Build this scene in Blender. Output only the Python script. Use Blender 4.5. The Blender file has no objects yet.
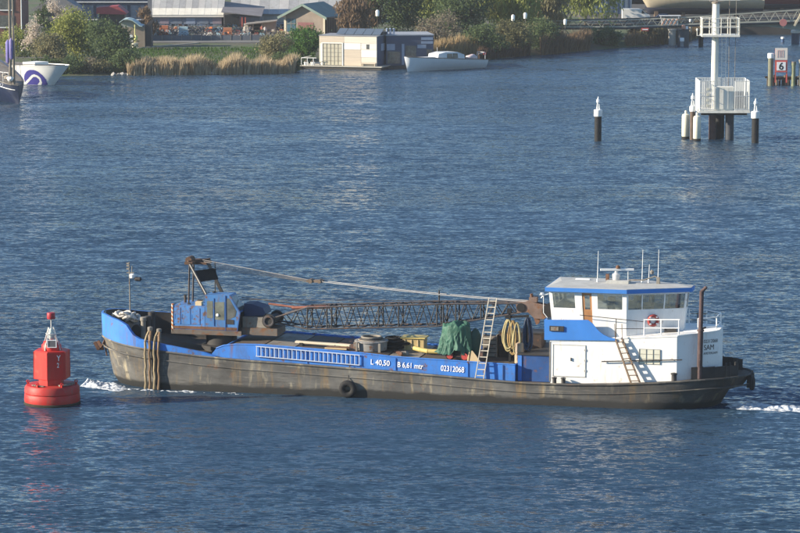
import bpy, bmesh, math, random
from mathutils import Vector, Matrix, noise as mnoise
random.seed(7)
R = math.radians
S = bpy.context.scene
COL = S.collection

# ---------------------------------------------------------------- camera, sky, sun, exposure
cam_d = bpy.data.cameras.new('camera')
cam = bpy.data.objects.new('camera', cam_d); COL.objects.link(cam)
cam.location = (0, 0, 34.0)
cam.rotation_euler = (R(90 - 7.55), 0, 0)
cam_d.sensor_width = 36.0
cam_d.lens = 140.36
cam_d.clip_start = 1.0
cam_d.clip_end = 9000.0
S.camera = cam

SUN_EL, SUN_AZ = R(20), R(260)           # azimuth clockwise from +Y
W = bpy.data.worlds.new('World'); S.world = W; W.use_nodes = True
nt = W.node_tree
sky = nt.nodes.new('ShaderNodeTexSky'); sky.sky_type = 'NISHITA'; sky.sun_disc = False
sky.sun_elevation = SUN_EL; sky.sun_rotation = SUN_AZ
sky.air_density = 1.0; sky.dust_density = 0.05; sky.ozone_density = 3.6
nt.links.new(sky.outputs[0], nt.nodes['Background'].inputs[0])
nt.nodes['Background'].inputs[1].default_value = 0.095
sun_d = bpy.data.lights.new('sun', 'SUN'); sun_d.energy = 5.0; sun_d.angle = R(0.5); sun_d.color = (1.0, 0.88, 0.70)
sun = bpy.data.objects.new('sun', sun_d); COL.objects.link(sun)
SDIR = Vector((math.sin(SUN_AZ) * math.cos(SUN_EL), math.cos(SUN_AZ) * math.cos(SUN_EL), math.sin(SUN_EL)))
sun.rotation_euler = (-SDIR).to_track_quat('-Z', 'Y').to_euler()
S.view_settings.view_transform = 'Standard'; S.view_settings.look = 'None'
S.view_settings.exposure = 1.1; S.view_settings.gamma = 1.0; S.view_settings.use_curve_mapping = False
S.cycles.max_bounces = 6; S.cycles.glossy_bounces = 3; S.cycles.transparent_max_bounces = 12
S.cycles.caustics_reflective = False; S.cycles.caustics_refractive = False

# ---------------------------------------------------------------- materials
def nodes(name):
    m = bpy.data.materials.new(name); m.use_nodes = True
    t = m.node_tree; b = t.nodes['Principled BSDF']
    return m, t, b
def N(t, typ, **kw):
    n = t.nodes.new(typ)
    for k, v in kw.items(): setattr(n, k, v)
    return n
def ramp(t, fac, stops):
    r = N(t, 'ShaderNodeValToRGB')
    while len(r.color_ramp.elements) < len(stops): r.color_ramp.elements.new(0.5)
    for e, (p, c) in zip(r.color_ramp.elements, stops):
        e.position = p; e.color = (c[0], c[1], c[2], 1)
    t.links.new(fac, r.inputs[0]); return r.outputs[0]
def noise(t, scale, detail=4, rough=0.6, sc=(1, 1, 1), co='Object', dist=0.0):
    tc = N(t, 'ShaderNodeTexCoord'); mp = N(t, 'ShaderNodeMapping'); mp.inputs['Scale'].default_value = sc
    t.links.new(tc.outputs[co], mp.inputs[0])
    n = N(t, 'ShaderNodeTexNoise'); n.inputs['Scale'].default_value = scale; n.inputs['Detail'].default_value = detail
    n.inputs['Roughness'].default_value = rough; n.inputs['Distortion'].default_value = dist
    t.links.new(mp.outputs[0], n.inputs[0]); return n.outputs[0]
def mix(t, fac, a, b):
    m = N(t, 'ShaderNodeMix', data_type='RGBA')
    for s, v in ((m.inputs[0], fac), (m.inputs[6], a), (m.inputs[7], b)):
        if isinstance(v, (tuple, list)): s.default_value = (v[0], v[1], v[2], 1)
        elif isinstance(v, (int, float)): s.default_value = v
        else: t.links.new(v, s)
    return m.outputs[2]
def maprange(t, v, a, b, c=0.0, d=1.0):
    m = N(t, 'ShaderNodeMapRange'); t.links.new(v, m.inputs[0])
    for i, x in enumerate((a, b, c, d)): m.inputs[1 + i].default_value = x
    return m.outputs[0]
MATS = {}
def paint(name, col, rough=0.55, var=0.22, rust=0.0, rustcol=(0.16, 0.07, 0.03), scale=1.2, metal=0.0, grime=0.0, bump=0.0, spec=0.4, sc=(1, 1, 1)):
    """weathered paint / metal / wood: colour breakup, rust patches and run-down streaks"""
    if name in MATS: return MATS[name]
    m, t, b = nodes(name)
    n1 = noise(t, scale, 6, 0.6, sc)
    lo = tuple(c * (1 - var) for c in col); hi = tuple(min(0.95, c * (1 + var * 0.8)) for c in col)
    c = ramp(t, n1, [(0.3, lo), (0.7, hi)])
    if rust > 0:
        n2 = noise(t, 2.3 * scale, 8, 0.7)
        f = maprange(t, n2, 0.62 - rust * 0.22, 0.70 - rust * 0.16)
        c = mix(t, f, c, rustcol)
        n3 = noise(t, 3.0, 5, 0.6, (1, 1, 0.12))
        c = mix(t, maprange(t, n3, 0.62 - rust * 0.12, 0.80, 0, 0.75), c, tuple(x * 1.2 for x in rustcol))
    if grime > 0:
        n4 = noise(t, 2.0, 6, 0.7, (1, 1, 0.25))
        c = mix(t, maprange(t, n4, 0.48, 0.72, 0, grime), c, (0.10, 0.085, 0.06))
    t.links.new(c, b.inputs['Base Color'])
    b.inputs['Roughness'].default_value = rough; b.inputs['Metallic'].default_value = metal
    b.inputs['Specular IOR Level'].default_value = spec
    if bump > 0:
        bp = N(t, 'ShaderNodeBump'); bp.inputs['Distance'].default_value = bump
        t.links.new(noise(t, 6 * scale, 5), bp.inputs['Height']); t.links.new(bp.outputs[0], b.inputs['Normal'])
    MATS[name] = m; return m
def glass(name, tint=(0.35, 0.45, 0.5), alpha=0.5):
    m, t, b = nodes(name)
    out = t.nodes['Material Output']
    tr = N(t, 'ShaderNodeBsdfTransparent'); tr.inputs[0].default_value = (*tint, 1)
    gl = N(t, 'ShaderNodeBsdfGlossy'); gl.inputs['Roughness'].default_value = 0.02
    fr = N(t, 'ShaderNodeFresnel'); fr.inputs[0].default_value = 1.5
    mx = N(t, 'ShaderNodeMixShader')
    t.links.new(maprange(t, fr.outputs[0], 0, 1, 0.20, 1), mx.inputs[0])
    t.links.new(tr.outputs[0], mx.inputs[1]); t.links.new(gl.outputs[0], mx.inputs[2]); t.links.new(mx.outputs[0], out.inputs[0])
    return m
def leaf(name, c1, c2, rough=0.7):
    m, t, b = nodes(name)
    g = N(t, 'ShaderNodeNewGeometry')
    c = mix(t, g.outputs['Random Per Island'], c1, c2)
    nz = noise(t, 0.35, 3)
    c = mix(t, maprange(t, nz, 0.4, 0.65, 0, 0.5), c, tuple(x * 0.55 for x in c1))
    t.links.new(c, b.inputs['Base Color']); b.inputs['Roughness'].default_value = rough
    b.inputs['Specular IOR Level'].default_value = 0.15
    tl = N(t, 'ShaderNodeBsdfTranslucent'); t.links.new(c, tl.inputs[0]); mx = N(t, 'ShaderNodeMixShader'); mx.inputs[0].default_value = 0.42
    t.links.new(b.outputs[0], mx.inputs[1]); t.links.new(tl.outputs[0], mx.inputs[2]); t.links.new(mx.outputs[0], t.nodes['Material Output'].inputs[0])
    return m
def stripes(name, c1, c2, sc, axis=(1, 0, 1)):
    m, t, b = nodes(name)
    tc = N(t, 'ShaderNodeTexCoord'); mp = N(t, 'ShaderNodeMapping'); mp.inputs['Scale'].default_value = (1, 0, 1)
    mp.inputs['Rotation'].default_value = (0, R(45), 0)
    t.links.new(tc.outputs['Object'], mp.inputs[0])
    w = N(t, 'ShaderNodeTexWave', wave_type='BANDS', bands_direction='X'); w.inputs['Scale'].default_value = sc
    t.links.new(mp.outputs[0], w.inputs[0])
    t.links.new(ramp(t, w.outputs[1], [(0.49, c1), (0.51, c2)]), b.inputs['Base Color']); b.inputs['Roughness'].default_value = 0.5
    return m

# ---------------------------------------------------------------- mesh builder and object tree
BASE = {}
class MB:
    def __init__(s): s.v = []; s.f = []
    def add(s, vs, fs):
        o = len(s.v); s.v += [tuple(p) for p in vs]; s.f += [tuple(i + o for i in f) for f in fs]
    def quad(s, a, b, c, d): s.add([a, b, c, d], [(0, 1, 2, 3)])
    def hexa(s, p):          # 4 bottom, 4 top
        s.add(p, [(3, 2, 1, 0), (4, 5, 6, 7), (0, 1, 5, 4), (1, 2, 6, 5), (2, 3, 7, 6), (3, 0, 4, 7)])
    def box(s, c, d, rz=0.0):
        x, y, z = d[0] / 2, d[1] / 2, d[2] / 2; ca, sa = math.cos(rz), math.sin(rz)
        P = []
        for k in (-z, z):
            for i, j in ((-x, -y), (x, -y), (x, y), (-x, y)):
                P.append((c[0] + i * ca - j * sa, c[1] + i * sa + j * ca, c[2] + k))
        s.hexa(P)
    def bb(s, x0, x1, y0, y1, z0, z1): s.box(((x0 + x1) / 2, (y0 + y1) / 2, (z0 + z1) / 2), (x1 - x0, y1 - y0, z1 - z0))
    def bar(s, a, b, w, h=None):
        h = h or w; a = Vector(a); b = Vector(b); d = (b - a).normalized()
        u = Vector((0, 0, 1)) if abs(d.z) < 0.95 else Vector((0, 1, 0))
        n = d.cross(u).normalized() * w / 2; m = n.cross(d).normalized() * h / 2
        s.hexa([a - n - m, a + n - m, b + n - m, b - n - m, a - n + m, a + n + m, b + n + m, b - n + m])
    def tube(s, a, b, r, n=8, r2=None):
        r2 = r if r2 is None else r2; a = Vector(a); b = Vector(b); d = (b - a).normalized()
        u = Vector((0, 0, 1)) if abs(d.z) < 0.95 else Vector((1, 0, 0))
        p = d.cross(u).normalized(); q = p.cross(d)
        V = []
        for c, rr in ((a, r), (b, r2)):
            for i in range(n):
                t = 2 * math.pi * i / n; V.append(c + (p * math.cos(t) + q * math.sin(t)) * rr)
        s.add(V, [(i, n + i, n + (i + 1) % n, (i + 1) % n) for i in range(n)] + [tuple(range(n)), tuple(range(2 * n - 1, n - 1, -1))])
    def path(s, pts, r, n=6):
        for a, b in zip(pts[:-1], pts[1:]): s.tube(a, b, r, n)
    def lathe(s, c, prof, n=16, axis='z', ph=0.0):
        V = []
        for r, z in prof:
            for i in range(n):
                t = 2 * math.pi * i / n + ph; x, y = r * math.cos(t), r * math.sin(t)
                V.append((c[0] + x, c[1] + y, c[2] + z) if axis == 'z' else ((c[0] + x, c[1] + z, c[2] + y) if axis == 'y' else (c[0] + z, c[1] + x, c[2] + y)))
        k = len(prof)
        F = [(j * n + i, j * n + (i + 1) % n, (j + 1) * n + (i + 1) % n, (j + 1) * n + i) for j in range(k - 1) for i in range(n)]
        F += [tuple(range(n - 1, -1, -1)), tuple((k - 1) * n + i for i in range(n))]
        s.add(V, F)
    def torus(s, c, R_, r, axis='y', n=18, m=8, sq=1.0):
        V = []
        for i in range(n):
            t = 2 * math.pi * i / n
            for j in range(m):
                q = 2 * math.pi * j / m; rr = R_ + r * math.cos(q); h = r * sq * math.sin(q)
                x, y = rr * math.cos(t), rr * math.sin(t)
                V.append((c[0] + x, c[1] + y, c[2] + h) if axis == 'z' else ((c[0] + x, c[1] + h, c[2] + y) if axis == 'y' else (c[0] + h, c[1] + x, c[2] + y)))
        s.add(V, [(i * m + j, ((i + 1) % n) * m + j, ((i + 1) % n) * m + (j + 1) % m, i * m + (j + 1) % m) for i in range(n) for j in range(m)])
    def prism(s, poly, z0, z1):   # poly of (x,y); z0/z1 numbers or lists
        n = len(poly); z0 = z0 if isinstance(z0, (list, tuple)) else [z0] * n; z1 = z1 if isinstance(z1, (list, tuple)) else [z1] * n
        V = [(p[0], p[1], z) for p, z in zip(poly, z0)] + [(p[0], p[1], z) for p, z in zip(poly, z1)]
        s.add(V, [tuple(range(n - 1, -1, -1)), tuple(range(n, 2 * n))] + [(i, (i + 1) % n, n + (i + 1) % n, n + i) for i in range(n)])
    def side(s, poly, y0, y1):    # poly of (x,z) extruded in y
        n = len(poly); V = [(p[0], y0, p[1]) for p in poly] + [(p[0], y1, p[1]) for p in poly]
        s.add(V, [tuple(range(n)), tuple(range(2 * n - 1, n - 1, -1))] + [((i + 1) % n, i, n + i, n + (i + 1) % n) for i in range(n)])
    def blob(s, c, r, jit=0.25, seed=0, sub=2):
        bm = bmesh.new(); bmesh.ops.create_icosphere(bm, subdivisions=sub, radius=1.0)
        off = Vector((seed * 3.7, seed * 1.3, seed * 2.1))
        V = []
        for v in bm.verts:
            k = 1 + jit * 2 * mnoise.noise(v.co * 1.6 + off)
            V.append((c[0] + v.co.x * r[0] * k, c[1] + v.co.y * r[1] * k, c[2] + v.co.z * r[2] * k))
        s.add(V, [tuple(v.index for v in f.verts) for f in bm.faces]); bm.free()
    def build(s, name, mat, parent=None, smooth=None, kind=None, base=None, recalc=True):
        if base is None: base = BASE.get(parent.name, (0, 0, 0)) if parent else (0, 0, 0)
        me = bpy.data.meshes.new(name)
        me.from_pydata([(p[0] - base[0], p[1] - base[1], p[2] - base[2]) for p in s.v], [], s.f)
        if recalc:
            bm = bmesh.new(); bm.from_mesh(me); bmesh.ops.recalc_face_normals(bm, faces=bm.faces); bm.to_mesh(me); bm.free()
        if smooth:
            me.polygons.foreach_set('use_smooth', [True] * len(me.polygons)); me.set_sharp_from_angle(angle=R(smooth))
        me.materials.append(mat)
        o = bpy.data.objects.new(name, me); COL.objects.link(o)
        if parent: o.parent = parent
        BASE[o.name] = base
        if kind: o['kind'] = kind
        return o
def tag(o, label, cat, group=None):
    o['label'] = label; o['category'] = cat
    if group: o['group'] = group
    return o
def thing(name, label, cat, loc=(0, 0, 0), rz=0.0, group=None, base=(0, 0, 0)):
    o = bpy.data.objects.new(name, None); COL.objects.link(o); o.empty_display_size = 0.3
    o.location = loc; o.rotation_euler = (0, 0, rz); BASE[o.name] = base
    return tag(o, label, cat, group)
def copy_tree(o, parent=None):
    c = o.copy(); COL.objects.link(c); c.parent = parent; BASE[c.name] = BASE.get(o.name, (0, 0, 0))
    for ch in list(o.children): copy_tree(ch, c)
    return c
SHIP_O = Vector((-19.30, 201.08, 0)); PSI = R(13.5)
def s2w(p):
    ca, sa = math.cos(-PSI), math.sin(-PSI)
    return (SHIP_O.x + p[0] * ca - p[1] * sa, SHIP_O.y + p[0] * sa + p[1] * ca, p[2])
def ship_thing(name, label, cat, p, group=None):
    return thing(name, label, cat, s2w(p), -PSI, group, p)
def wthing(name, label, cat, p, group=None, rz=0.0):
    """a thing in the world whose parts are modelled in world coordinates"""
    return thing(name, label, cat, p, 0.0, group, p)
def interp(tab, x):
    if x <= tab[0][0]: return tab[0][1]
    for (a, b), (c, d) in zip(tab[:-1], tab[1:]):
        if x <= c: return b + (d - b) * (x - a) / (c - a)
    return tab[-1][1]
def wall_holes(mb, bl, br, tr, tl, us, vs, holes, th):
    """wall panel of thickness th (towards -normal) with rectangular openings; us/vs cut lines in 0..1"""
    bl, br, tr, tl = map(Vector, (bl, br, tr, tl))
    nrm = (br - bl).cross(tl - bl).normalized()
    P = lambda u, v, d=0: (bl * (1 - u) + br * u) * (1 - v) + (tl * (1 - u) + tr * u) * v - nrm * d
    hole = lambda i, j: any(h[0] - 1e-6 <= us[i] and us[i + 1] <= h[1] + 1e-6 and h[2] - 1e-6 <= vs[j] and vs[j + 1] <= h[3] + 1e-6 for h in holes)
    nu, nv = len(us) - 1, len(vs) - 1
    solid = lambda i, j: 0 <= i < nu and 0 <= j < nv and not hole(i, j)
    for i in range(nu):
        for j in range(nv):
            if not solid(i, j): continue
            u0, u1, v0, v1 = us[i], us[i + 1], vs[j], vs[j + 1]
            mb.quad(P(u0, v0), P(u1, v0), P(u1, v1), P(u0, v1))
            mb.quad(P(u0, v1, th), P(u1, v1, th), P(u1, v0, th), P(u0, v0, th))
            if not solid(i - 1, j): mb.quad(P(u0, v0, th), P(u0, v0), P(u0, v1), P(u0, v1, th))
            if not solid(i + 1, j): mb.quad(P(u1, v0), P(u1, v0, th), P(u1, v1, th), P(u1, v1))
            if not solid(i, j - 1): mb.quad(P(u0, v0, th), P(u1, v0, th), P(u1, v0), P(u0, v0))
            if not solid(i, j + 1): mb.quad(P(u0, v1), P(u1, v1), P(u1, v1, th), P(u0, v1, th))
    return P
def lettering(text, size, mat, parent, loc, rot, sx=1.0, bold=0.0, align='LEFT', width=None):
    cu = bpy.data.curves.new('lettering', 'FONT'); cu.body = text; cu.size = size; cu.extrude = 0.004; cu.offset = bold
    cu.align_x = align
    tmp = bpy.data.objects.new('lettering', cu); COL.objects.link(tmp); bpy.context.view_layer.update()
    me = bpy.data.meshes.new_from_object(tmp.evaluated_get(bpy.context.evaluated_depsgraph_get())); bpy.data.objects.remove(tmp); bpy.data.curves.remove(cu)
    if width:
        xs = [v.co.x for v in me.vertices]; sx = width / max(.01, max(xs) - min(xs))
    me.materials.clear(); me.materials.append(mat); me.name = 'lettering'
    o = bpy.data.objects.new('lettering', me); COL.objects.link(o); o.parent = parent
    b = BASE.get(parent.name, (0, 0, 0))
    o.location = (loc[0] - b[0], loc[1] - b[1], loc[2] - b[2]); o.rotation_euler = rot; o.scale = (sx, 1, 1)
    return o

# ---------------------------------------------------------------- water
def make_water():
    m, t, b = nodes('river water')
    tc = N(t, 'ShaderNodeTexCoord')
    def vm(op, a, c=None):
        n = N(t, 'ShaderNodeVectorMath', operation=op)
        for s, v in ((n.inputs[0], a), (n.inputs[1], c)):
            if v is None: continue
            if isinstance(v, (tuple, list)): s.default_value = v
            else: t.links.new(v, s)
        return n.outputs[0]
    def tex(rot, sc, scale, detail, rough, dist=0.0, out=1):
        mp = N(t, 'ShaderNodeMapping'); mp.inputs['Rotation'].default_value = (0, 0, R(rot)); mp.inputs['Scale'].default_value = sc
        t.links.new(tc.outputs['Object'], mp.inputs[0])
        n = N(t, 'ShaderNodeTexNoise'); n.inputs['Scale'].default_value = scale; n.inputs['Detail'].default_value = detail
        n.inputs['Roughness'].default_value = rough; n.inputs['Distortion'].default_value = dist
        t.links.new(mp.outputs[0], n.inputs[0]); return n.outputs[out]
    # wave slopes, summed over three wave lengths; wind patches vary their steepness
    patch = maprange(t, tex(3, (0.3, 1, 1), 0.03, 4, 0.6, 0, 0), 0.35, 0.65, WP0, WP1)
    slope = None
    for rot, sc, scale, det, k in WAVES:
        v = vm('MULTIPLY', vm('SUBTRACT', tex(rot, sc, scale, det, 0.6, 0.3), (.5, .5, .5)), (k * .8, k, 0))
        slope = v if slope is None else vm('ADD', slope, v)
    sc_ = N(t, 'ShaderNodeVectorMath', operation='SCALE'); t.links.new(slope, sc_.inputs[0]); t.links.new(patch, sc_.inputs[3])
    nrm = vm('NORMALIZE', vm('ADD', sc_.outputs[0], (0, -0.155, 1)))   # fixed tilt towards the camera, added so reflections come from higher sky
    t.links.new(nrm, b.inputs['Normal'])
    big = tex(0, (0.4, 1, 1), 0.02, 3, 0.5, 0, 0)
    t.links.new(ramp(t, big, [(0.3, WC0), (0.7, WC1)]), b.inputs['Base Color'])
    b.inputs['Roughness'].default_value = 0.08; b.inputs['IOR'].default_value = 1.333
    mb = MB(); mb.quad((-1500, -300, 0), (1500, -300, 0), (1500, 1600, 0), (-1500, 1600, 0))
    return mb.build('water', m, kind='structure')
WP0, WP1 = 0.55, 1.45
WAVES = [(6, (.4, 1, 1), .13, 2, .22), (-7, (.42, 1, 1), .75, 3, .80), (10, (.42, 1, 1), 4.2, 4, 1.75)]
WC0, WC1 = (0.020, 0.046, 0.080), (0.026, 0.056, 0.094)
make_water()

# ---------------------------------------------------------------- the cargo barge
BLUE = paint('barge blue', (0.042, 0.19, 0.58), 0.55, 0.16, rust=0.20, scale=0.8, grime=0.45)
BLUE2 = paint('wing blue', (0.045, 0.20, 0.58), 0.5, 0.10, scale=0.8, grime=.12)
NAVY = paint('navy steel', (0.022, 0.075, 0.23), 0.6, 0.2, rust=0.15)
CABBLUE = paint('crane blue', (0.07, 0.22, 0.52), 0.5, 0.15, rust=0.45, scale=1.3, grime=0.5)
CABLIGHT = paint('faded cab blue', (0.055, 0.18, 0.42), 0.5, 0.15, rust=0.3, scale=1.3, grime=0.3)
WHITE = paint('barge white', (0.82, 0.81, 0.78), 0.5, 0.03, rust=0.03, rustcol=(.42, .27, .15), scale=0.8, grime=0.16)
WHITE2 = paint('rail white', (0.80, 0.80, 0.78), 0.5, 0.05)
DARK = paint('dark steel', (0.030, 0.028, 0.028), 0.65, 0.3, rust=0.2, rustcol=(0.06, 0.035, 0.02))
BLACK = paint('black rubber', (0.010, 0.010, 0.011), 0.8, 0.2)
DECKM = paint('deck steel', (0.085, 0.070, 0.055), 0.85, 0.35, rust=0.5, rustcol=(0.11, 0.055, 0.03), scale=0.8, bump=0.02)
RUSTY = paint('rusty steel', (0.15, 0.075, 0.045), 0.85, 0.35, rust=0.4, rustcol=(0.09, 0.04, 0.02), bump=0.02)
GREYM = paint('weathered grey', (0.22, 0.20, 0.17), 0.8, 0.3, rust=0.3)
ROOFM = paint('wheelhouse roof grey', (0.42, 0.42, 0.40), 0.7, 0.12, grime=0.3)
WOOD = paint('varnished door', (0.40, 0.19, 0.075), 0.5, 0.2)
TIMBER = paint('pale timber', (0.55, 0.42, 0.25), 0.8, 0.15)
ROPE = paint('old rope', (0.30, 0.235, 0.14), 0.9, 0.3, scale=4)
ALU = paint('aluminium', (0.66, 0.66, 0.65), 0.4, 0.08, metal=0.3)
STRAP = paint('lattice steel', (0.060, 0.055, 0.060), 0.7, 0.35, rust=0.3, rustcol=(0.13, 0.07, 0.04))
CABLE = paint('wire rope', (0.40, 0.36, 0.32), 0.6, 0.15)
GLASS = glass('wheelhouse glass', (0.80, 0.84, 0.86))
DGLASS = paint('dark window', (0.10, 0.105, 0.10), 0.15, 0.5, scale=2.0)

def hull_mat():
    m, t, b = nodes('weathered hull')
    tc = N(t, 'ShaderNodeTexCoord'); sp = N(t, 'ShaderNodeSeparateXYZ'); t.links.new(tc.outputs['Object'], sp.inputs[0])
    base = ramp(t, noise(t, 0.7, 7, 0.65, (0.5, 1, 1)), [(0.3, (0.045, 0.043, 0.041)), (0.5, (0.095, 0.092, 0.086)), (0.68, (0.150, 0.145, 0.132))])
    rust = noise(t, 1.6, 6, 0.7, (1, 1, 0.10))
    c = mix(t, maprange(t, rust, 0.52, 0.70, 0, 0.75), base, (0.24, 0.155, 0.06))
    pale = noise(t, 2.4, 5, 0.6, (0.6, 1, 0.16))
    c = mix(t, maprange(t, pale, 0.57, 0.72, 0, 0.75), c, (0.42, 0.36, 0.24))
    scr = noise(t, 3.0, 6, 0.75, (0.12, 1, 1.6))
    c = mix(t, maprange(t, scr, 0.55, 0.66, 0, 0.8), c, (0.04, 0.036, 0.032))
    sc2 = noise(t, 2.1, 6, 0.75, (0.10, 1, 2.2))
    c = mix(t, maprange(t, sc2, 0.60, 0.68, 0, 0.6), c, (0.40, 0.37, 0.30))
    rr = noise(t, 1.1, 7, 0.75)
    c = mix(t, maprange(t, rr, 0.60, 0.68, 0, 0.7), c, (0.17, 0.075, 0.03))
    # tarred band at the waterline
    nz = noise(t, 1.3, 4, 0.6, (0.5, 1, 1))
    ad = N(t, 'ShaderNodeMath', operation='MULTIPLY_ADD'); t.links.new(nz, ad.inputs[0]); ad.inputs[1].default_value = -0.5; t.links.new(sp.outputs[2], ad.inputs[2])
    c = mix(t, maprange(t, ad.outputs[0], 0.12, 0.30, 1, 0), c, (0.014, 0.014, 0.013))
    # the tarred stern
    st = maprange(t, sp.outputs[0], 29.5, 34, 0, 0.55)
    c = mix(t, st, c, (0.022, 0.021, 0.020))
    t.links.new(c, b.inputs['Base Color']); b.inputs['Roughness'].default_value = 0.75
    bp = N(t, 'ShaderNodeBump'); bp.inputs['Distance'].default_value = 0.03; t.links.new(noise(t, 1.2, 5), bp.inputs['Height']); t.links.new(bp.outputs[0], b.inputs['Normal'])
    return m
HULLM = hull_mat()
GUN = [(0, 3.10), (2, 2.82), (4, 2.60), (7.5, 2.30), (9.5, 2.17), (20, 1.80), (27, 1.45), (30, 1.36), (34, 1.50), (36, 1.65), (39.5, 1.95), (42.4, 2.05)]
gun = lambda u: interp(GUN, u)
def half(u, u0=0.05, u1=42.35, B=3.3, Lb=4.4, Ls=5.6):
    f = 1.0
    if u - u0 < Lb: f = min(f, math.sqrt(max(0.0, 1 - (1 - max(0, u - u0) / Lb) ** 2.2)))
    if u1 - u < Ls: f = min(f, math.sqrt(max(0.0, 1 - (1 - max(0, u1 - u) / Ls) ** 2.0)))
    return B * f
barge = ship_thing('cargo_barge', 'long weathered river barge with blue coaming and white stern wheelhouse', 'barge', (0, 0, 0))
def hull():
    mb = MB(); n = 72
    lev = [(-1.3, 3.2, 39.6, 2.9, 6.5, 6.5), (-0.35, 1.3, 40.5, 3.28, 5.6, 5.6), (0.30, 0.75, 41.0, 3.3, 5.2, 5.5), (0.62, 0.45, 41.8, 3.3, 4.8, 5.6), (1.0, 0.05, 42.35, 3.3, 4.4, 5.6)]
    grid = []
    for k, (t, u0, u1, B, Lb, Ls) in enumerate(lev):
        row = []
        for i in range(n + 1):
            s = i / n; x = 0.5 - 0.5 * math.cos(math.pi * s); x = 0.65 * x + 0.35 * s
            u = u0 + (u1 - u0) * x; g = gun(u)
            z = t if t < 0 else (g * t)
            if k == 2: z = 0.30 + 0.12 * max(0, g - 1.4) + max(0, u - 38) * 0.22
            if k == 1: z = -0.35 + max(0, u - 36) * 0.12
            row.append((u, half(u, u0, u1, B, Lb, Ls), z))
        grid.append(row)
    V = []; F = []
    for side_ in (-1, 1):
        o = len(V)
        for row in grid: V += [(u, side_ * w, z) for u, w, z in row]
        for k in range(len(lev) - 1):
            for i in range(n):
                a = o + k * (n + 1) + i; F.append((a, a + 1, a + n + 2, a + n + 1))
    m2 = n + 1; K = len(lev)
    for i in range(n):   # bottom
        F.append((i, K * m2 + i, K * m2 + i + 1, i + 1))
    mb.add(V, F)
    h = mb.build('hull', HULLM, barge, smooth=50)
    for dz, r in ((-0.05, 0.075), (-0.62, 0.05)):
        for s_ in (-1, 1):
            rb = MB(); us = [0.35, 0.7, 1.2, 1.8, 2.6, 3.6, 4.6] + [4.6 + (37 - 4.6) * i / 12 for i in range(1, 13)] + [38.5, 39.8, 40.8, 41.5, 42.0, 42.3]
            rb.path([(u, s_ * (half(u) + 0.02 + 0.02 * dz), gun(u) + dz) for u in us], r, 6)
            rb.build('rub_rail', HULLM, h)
    d = MB(); us = [0.1 + 42.2 * i / 60 for i in range(61)]
    for a, b2 in zip(us[:-1], us[1:]):
        d.quad((a, -half(a) * 0.99, gun(a) - 0.07), (b2, -half(b2) * 0.99, gun(b2) - 0.07), (b2, half(b2) * 0.99, gun(b2) - 0.07), (a, half(a) * 0.99, gun(a) - 0.07))
    d.build('deck', DECKM, barge)
    # bow bulwark: high round the bow, sweeping down on the port side
    PT = [(0, 4.5), (0.9, 4.52), (2.1, 4.28), (2.6, 4.05), (2.85, 3.72), (3.12, 3.42), (3.6, 3.2), (4.2, 3.10), (6, 2.80), (7.9, 2.50), (8.6, 2.28)]
    ST = [(0, 4.5), (1.7, 4.1), (3.5, 4.0), (5.4, 3.9), (5.7, 3.2), (7.0, 2.6), (8.6, 2.28)]
    bw = MB(); inn = MB()
    for s_, tab in ((-1, PT), (1, ST)):
        us = [0.06, 0.10, 0.2, 0.35, 0.55, 0.8, 1.1, 1.5, 2.0, 2.3, 2.6, 2.72, 2.85, 3.0, 3.12, 3.35, 3.6, 4.2, 5, 5.5, 6, 7, 7.9, 8.6]
        for a, b2 in zip(us[:-1], us[1:]):
            wa, wb = half(a) + 0.03, half(b2) + 0.03; za, zb = interp(tab, a), interp(tab, b2)
            fa, fb = 0.03, 0.03
            bw.quad((a, s_ * wa, gun(a)), (b2, s_ * wb, gun(b2)), (b2 - fb, s_ * (wb + 0.05), zb), (a - fa, s_ * (wa + 0.05), za))
            bw.quad((a - fa, s_ * (wa + 0.05), za), (b2 - fb, s_ * (wb + 0.05), zb), (b2 + .06, s_ * (wb - 0.12), zb), (a + .06, s_ * max(0, wa - 0.12), za))
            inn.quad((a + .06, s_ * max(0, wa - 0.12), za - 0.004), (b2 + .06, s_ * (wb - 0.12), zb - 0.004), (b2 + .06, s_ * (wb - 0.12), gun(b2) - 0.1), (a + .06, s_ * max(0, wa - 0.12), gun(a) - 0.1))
    b_ = bw.build('bow_bulwark', BLUE, barge, smooth=40, recalc=False)
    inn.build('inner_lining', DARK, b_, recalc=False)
hull()
TOPC = [(8.2, 2.36), (8.5, 2.72), (9.0, 2.92), (9.8, 3.03), (11.5, 3.06), (18, 2.78), (20, 2.62), (27.9, 2.40)]
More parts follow.
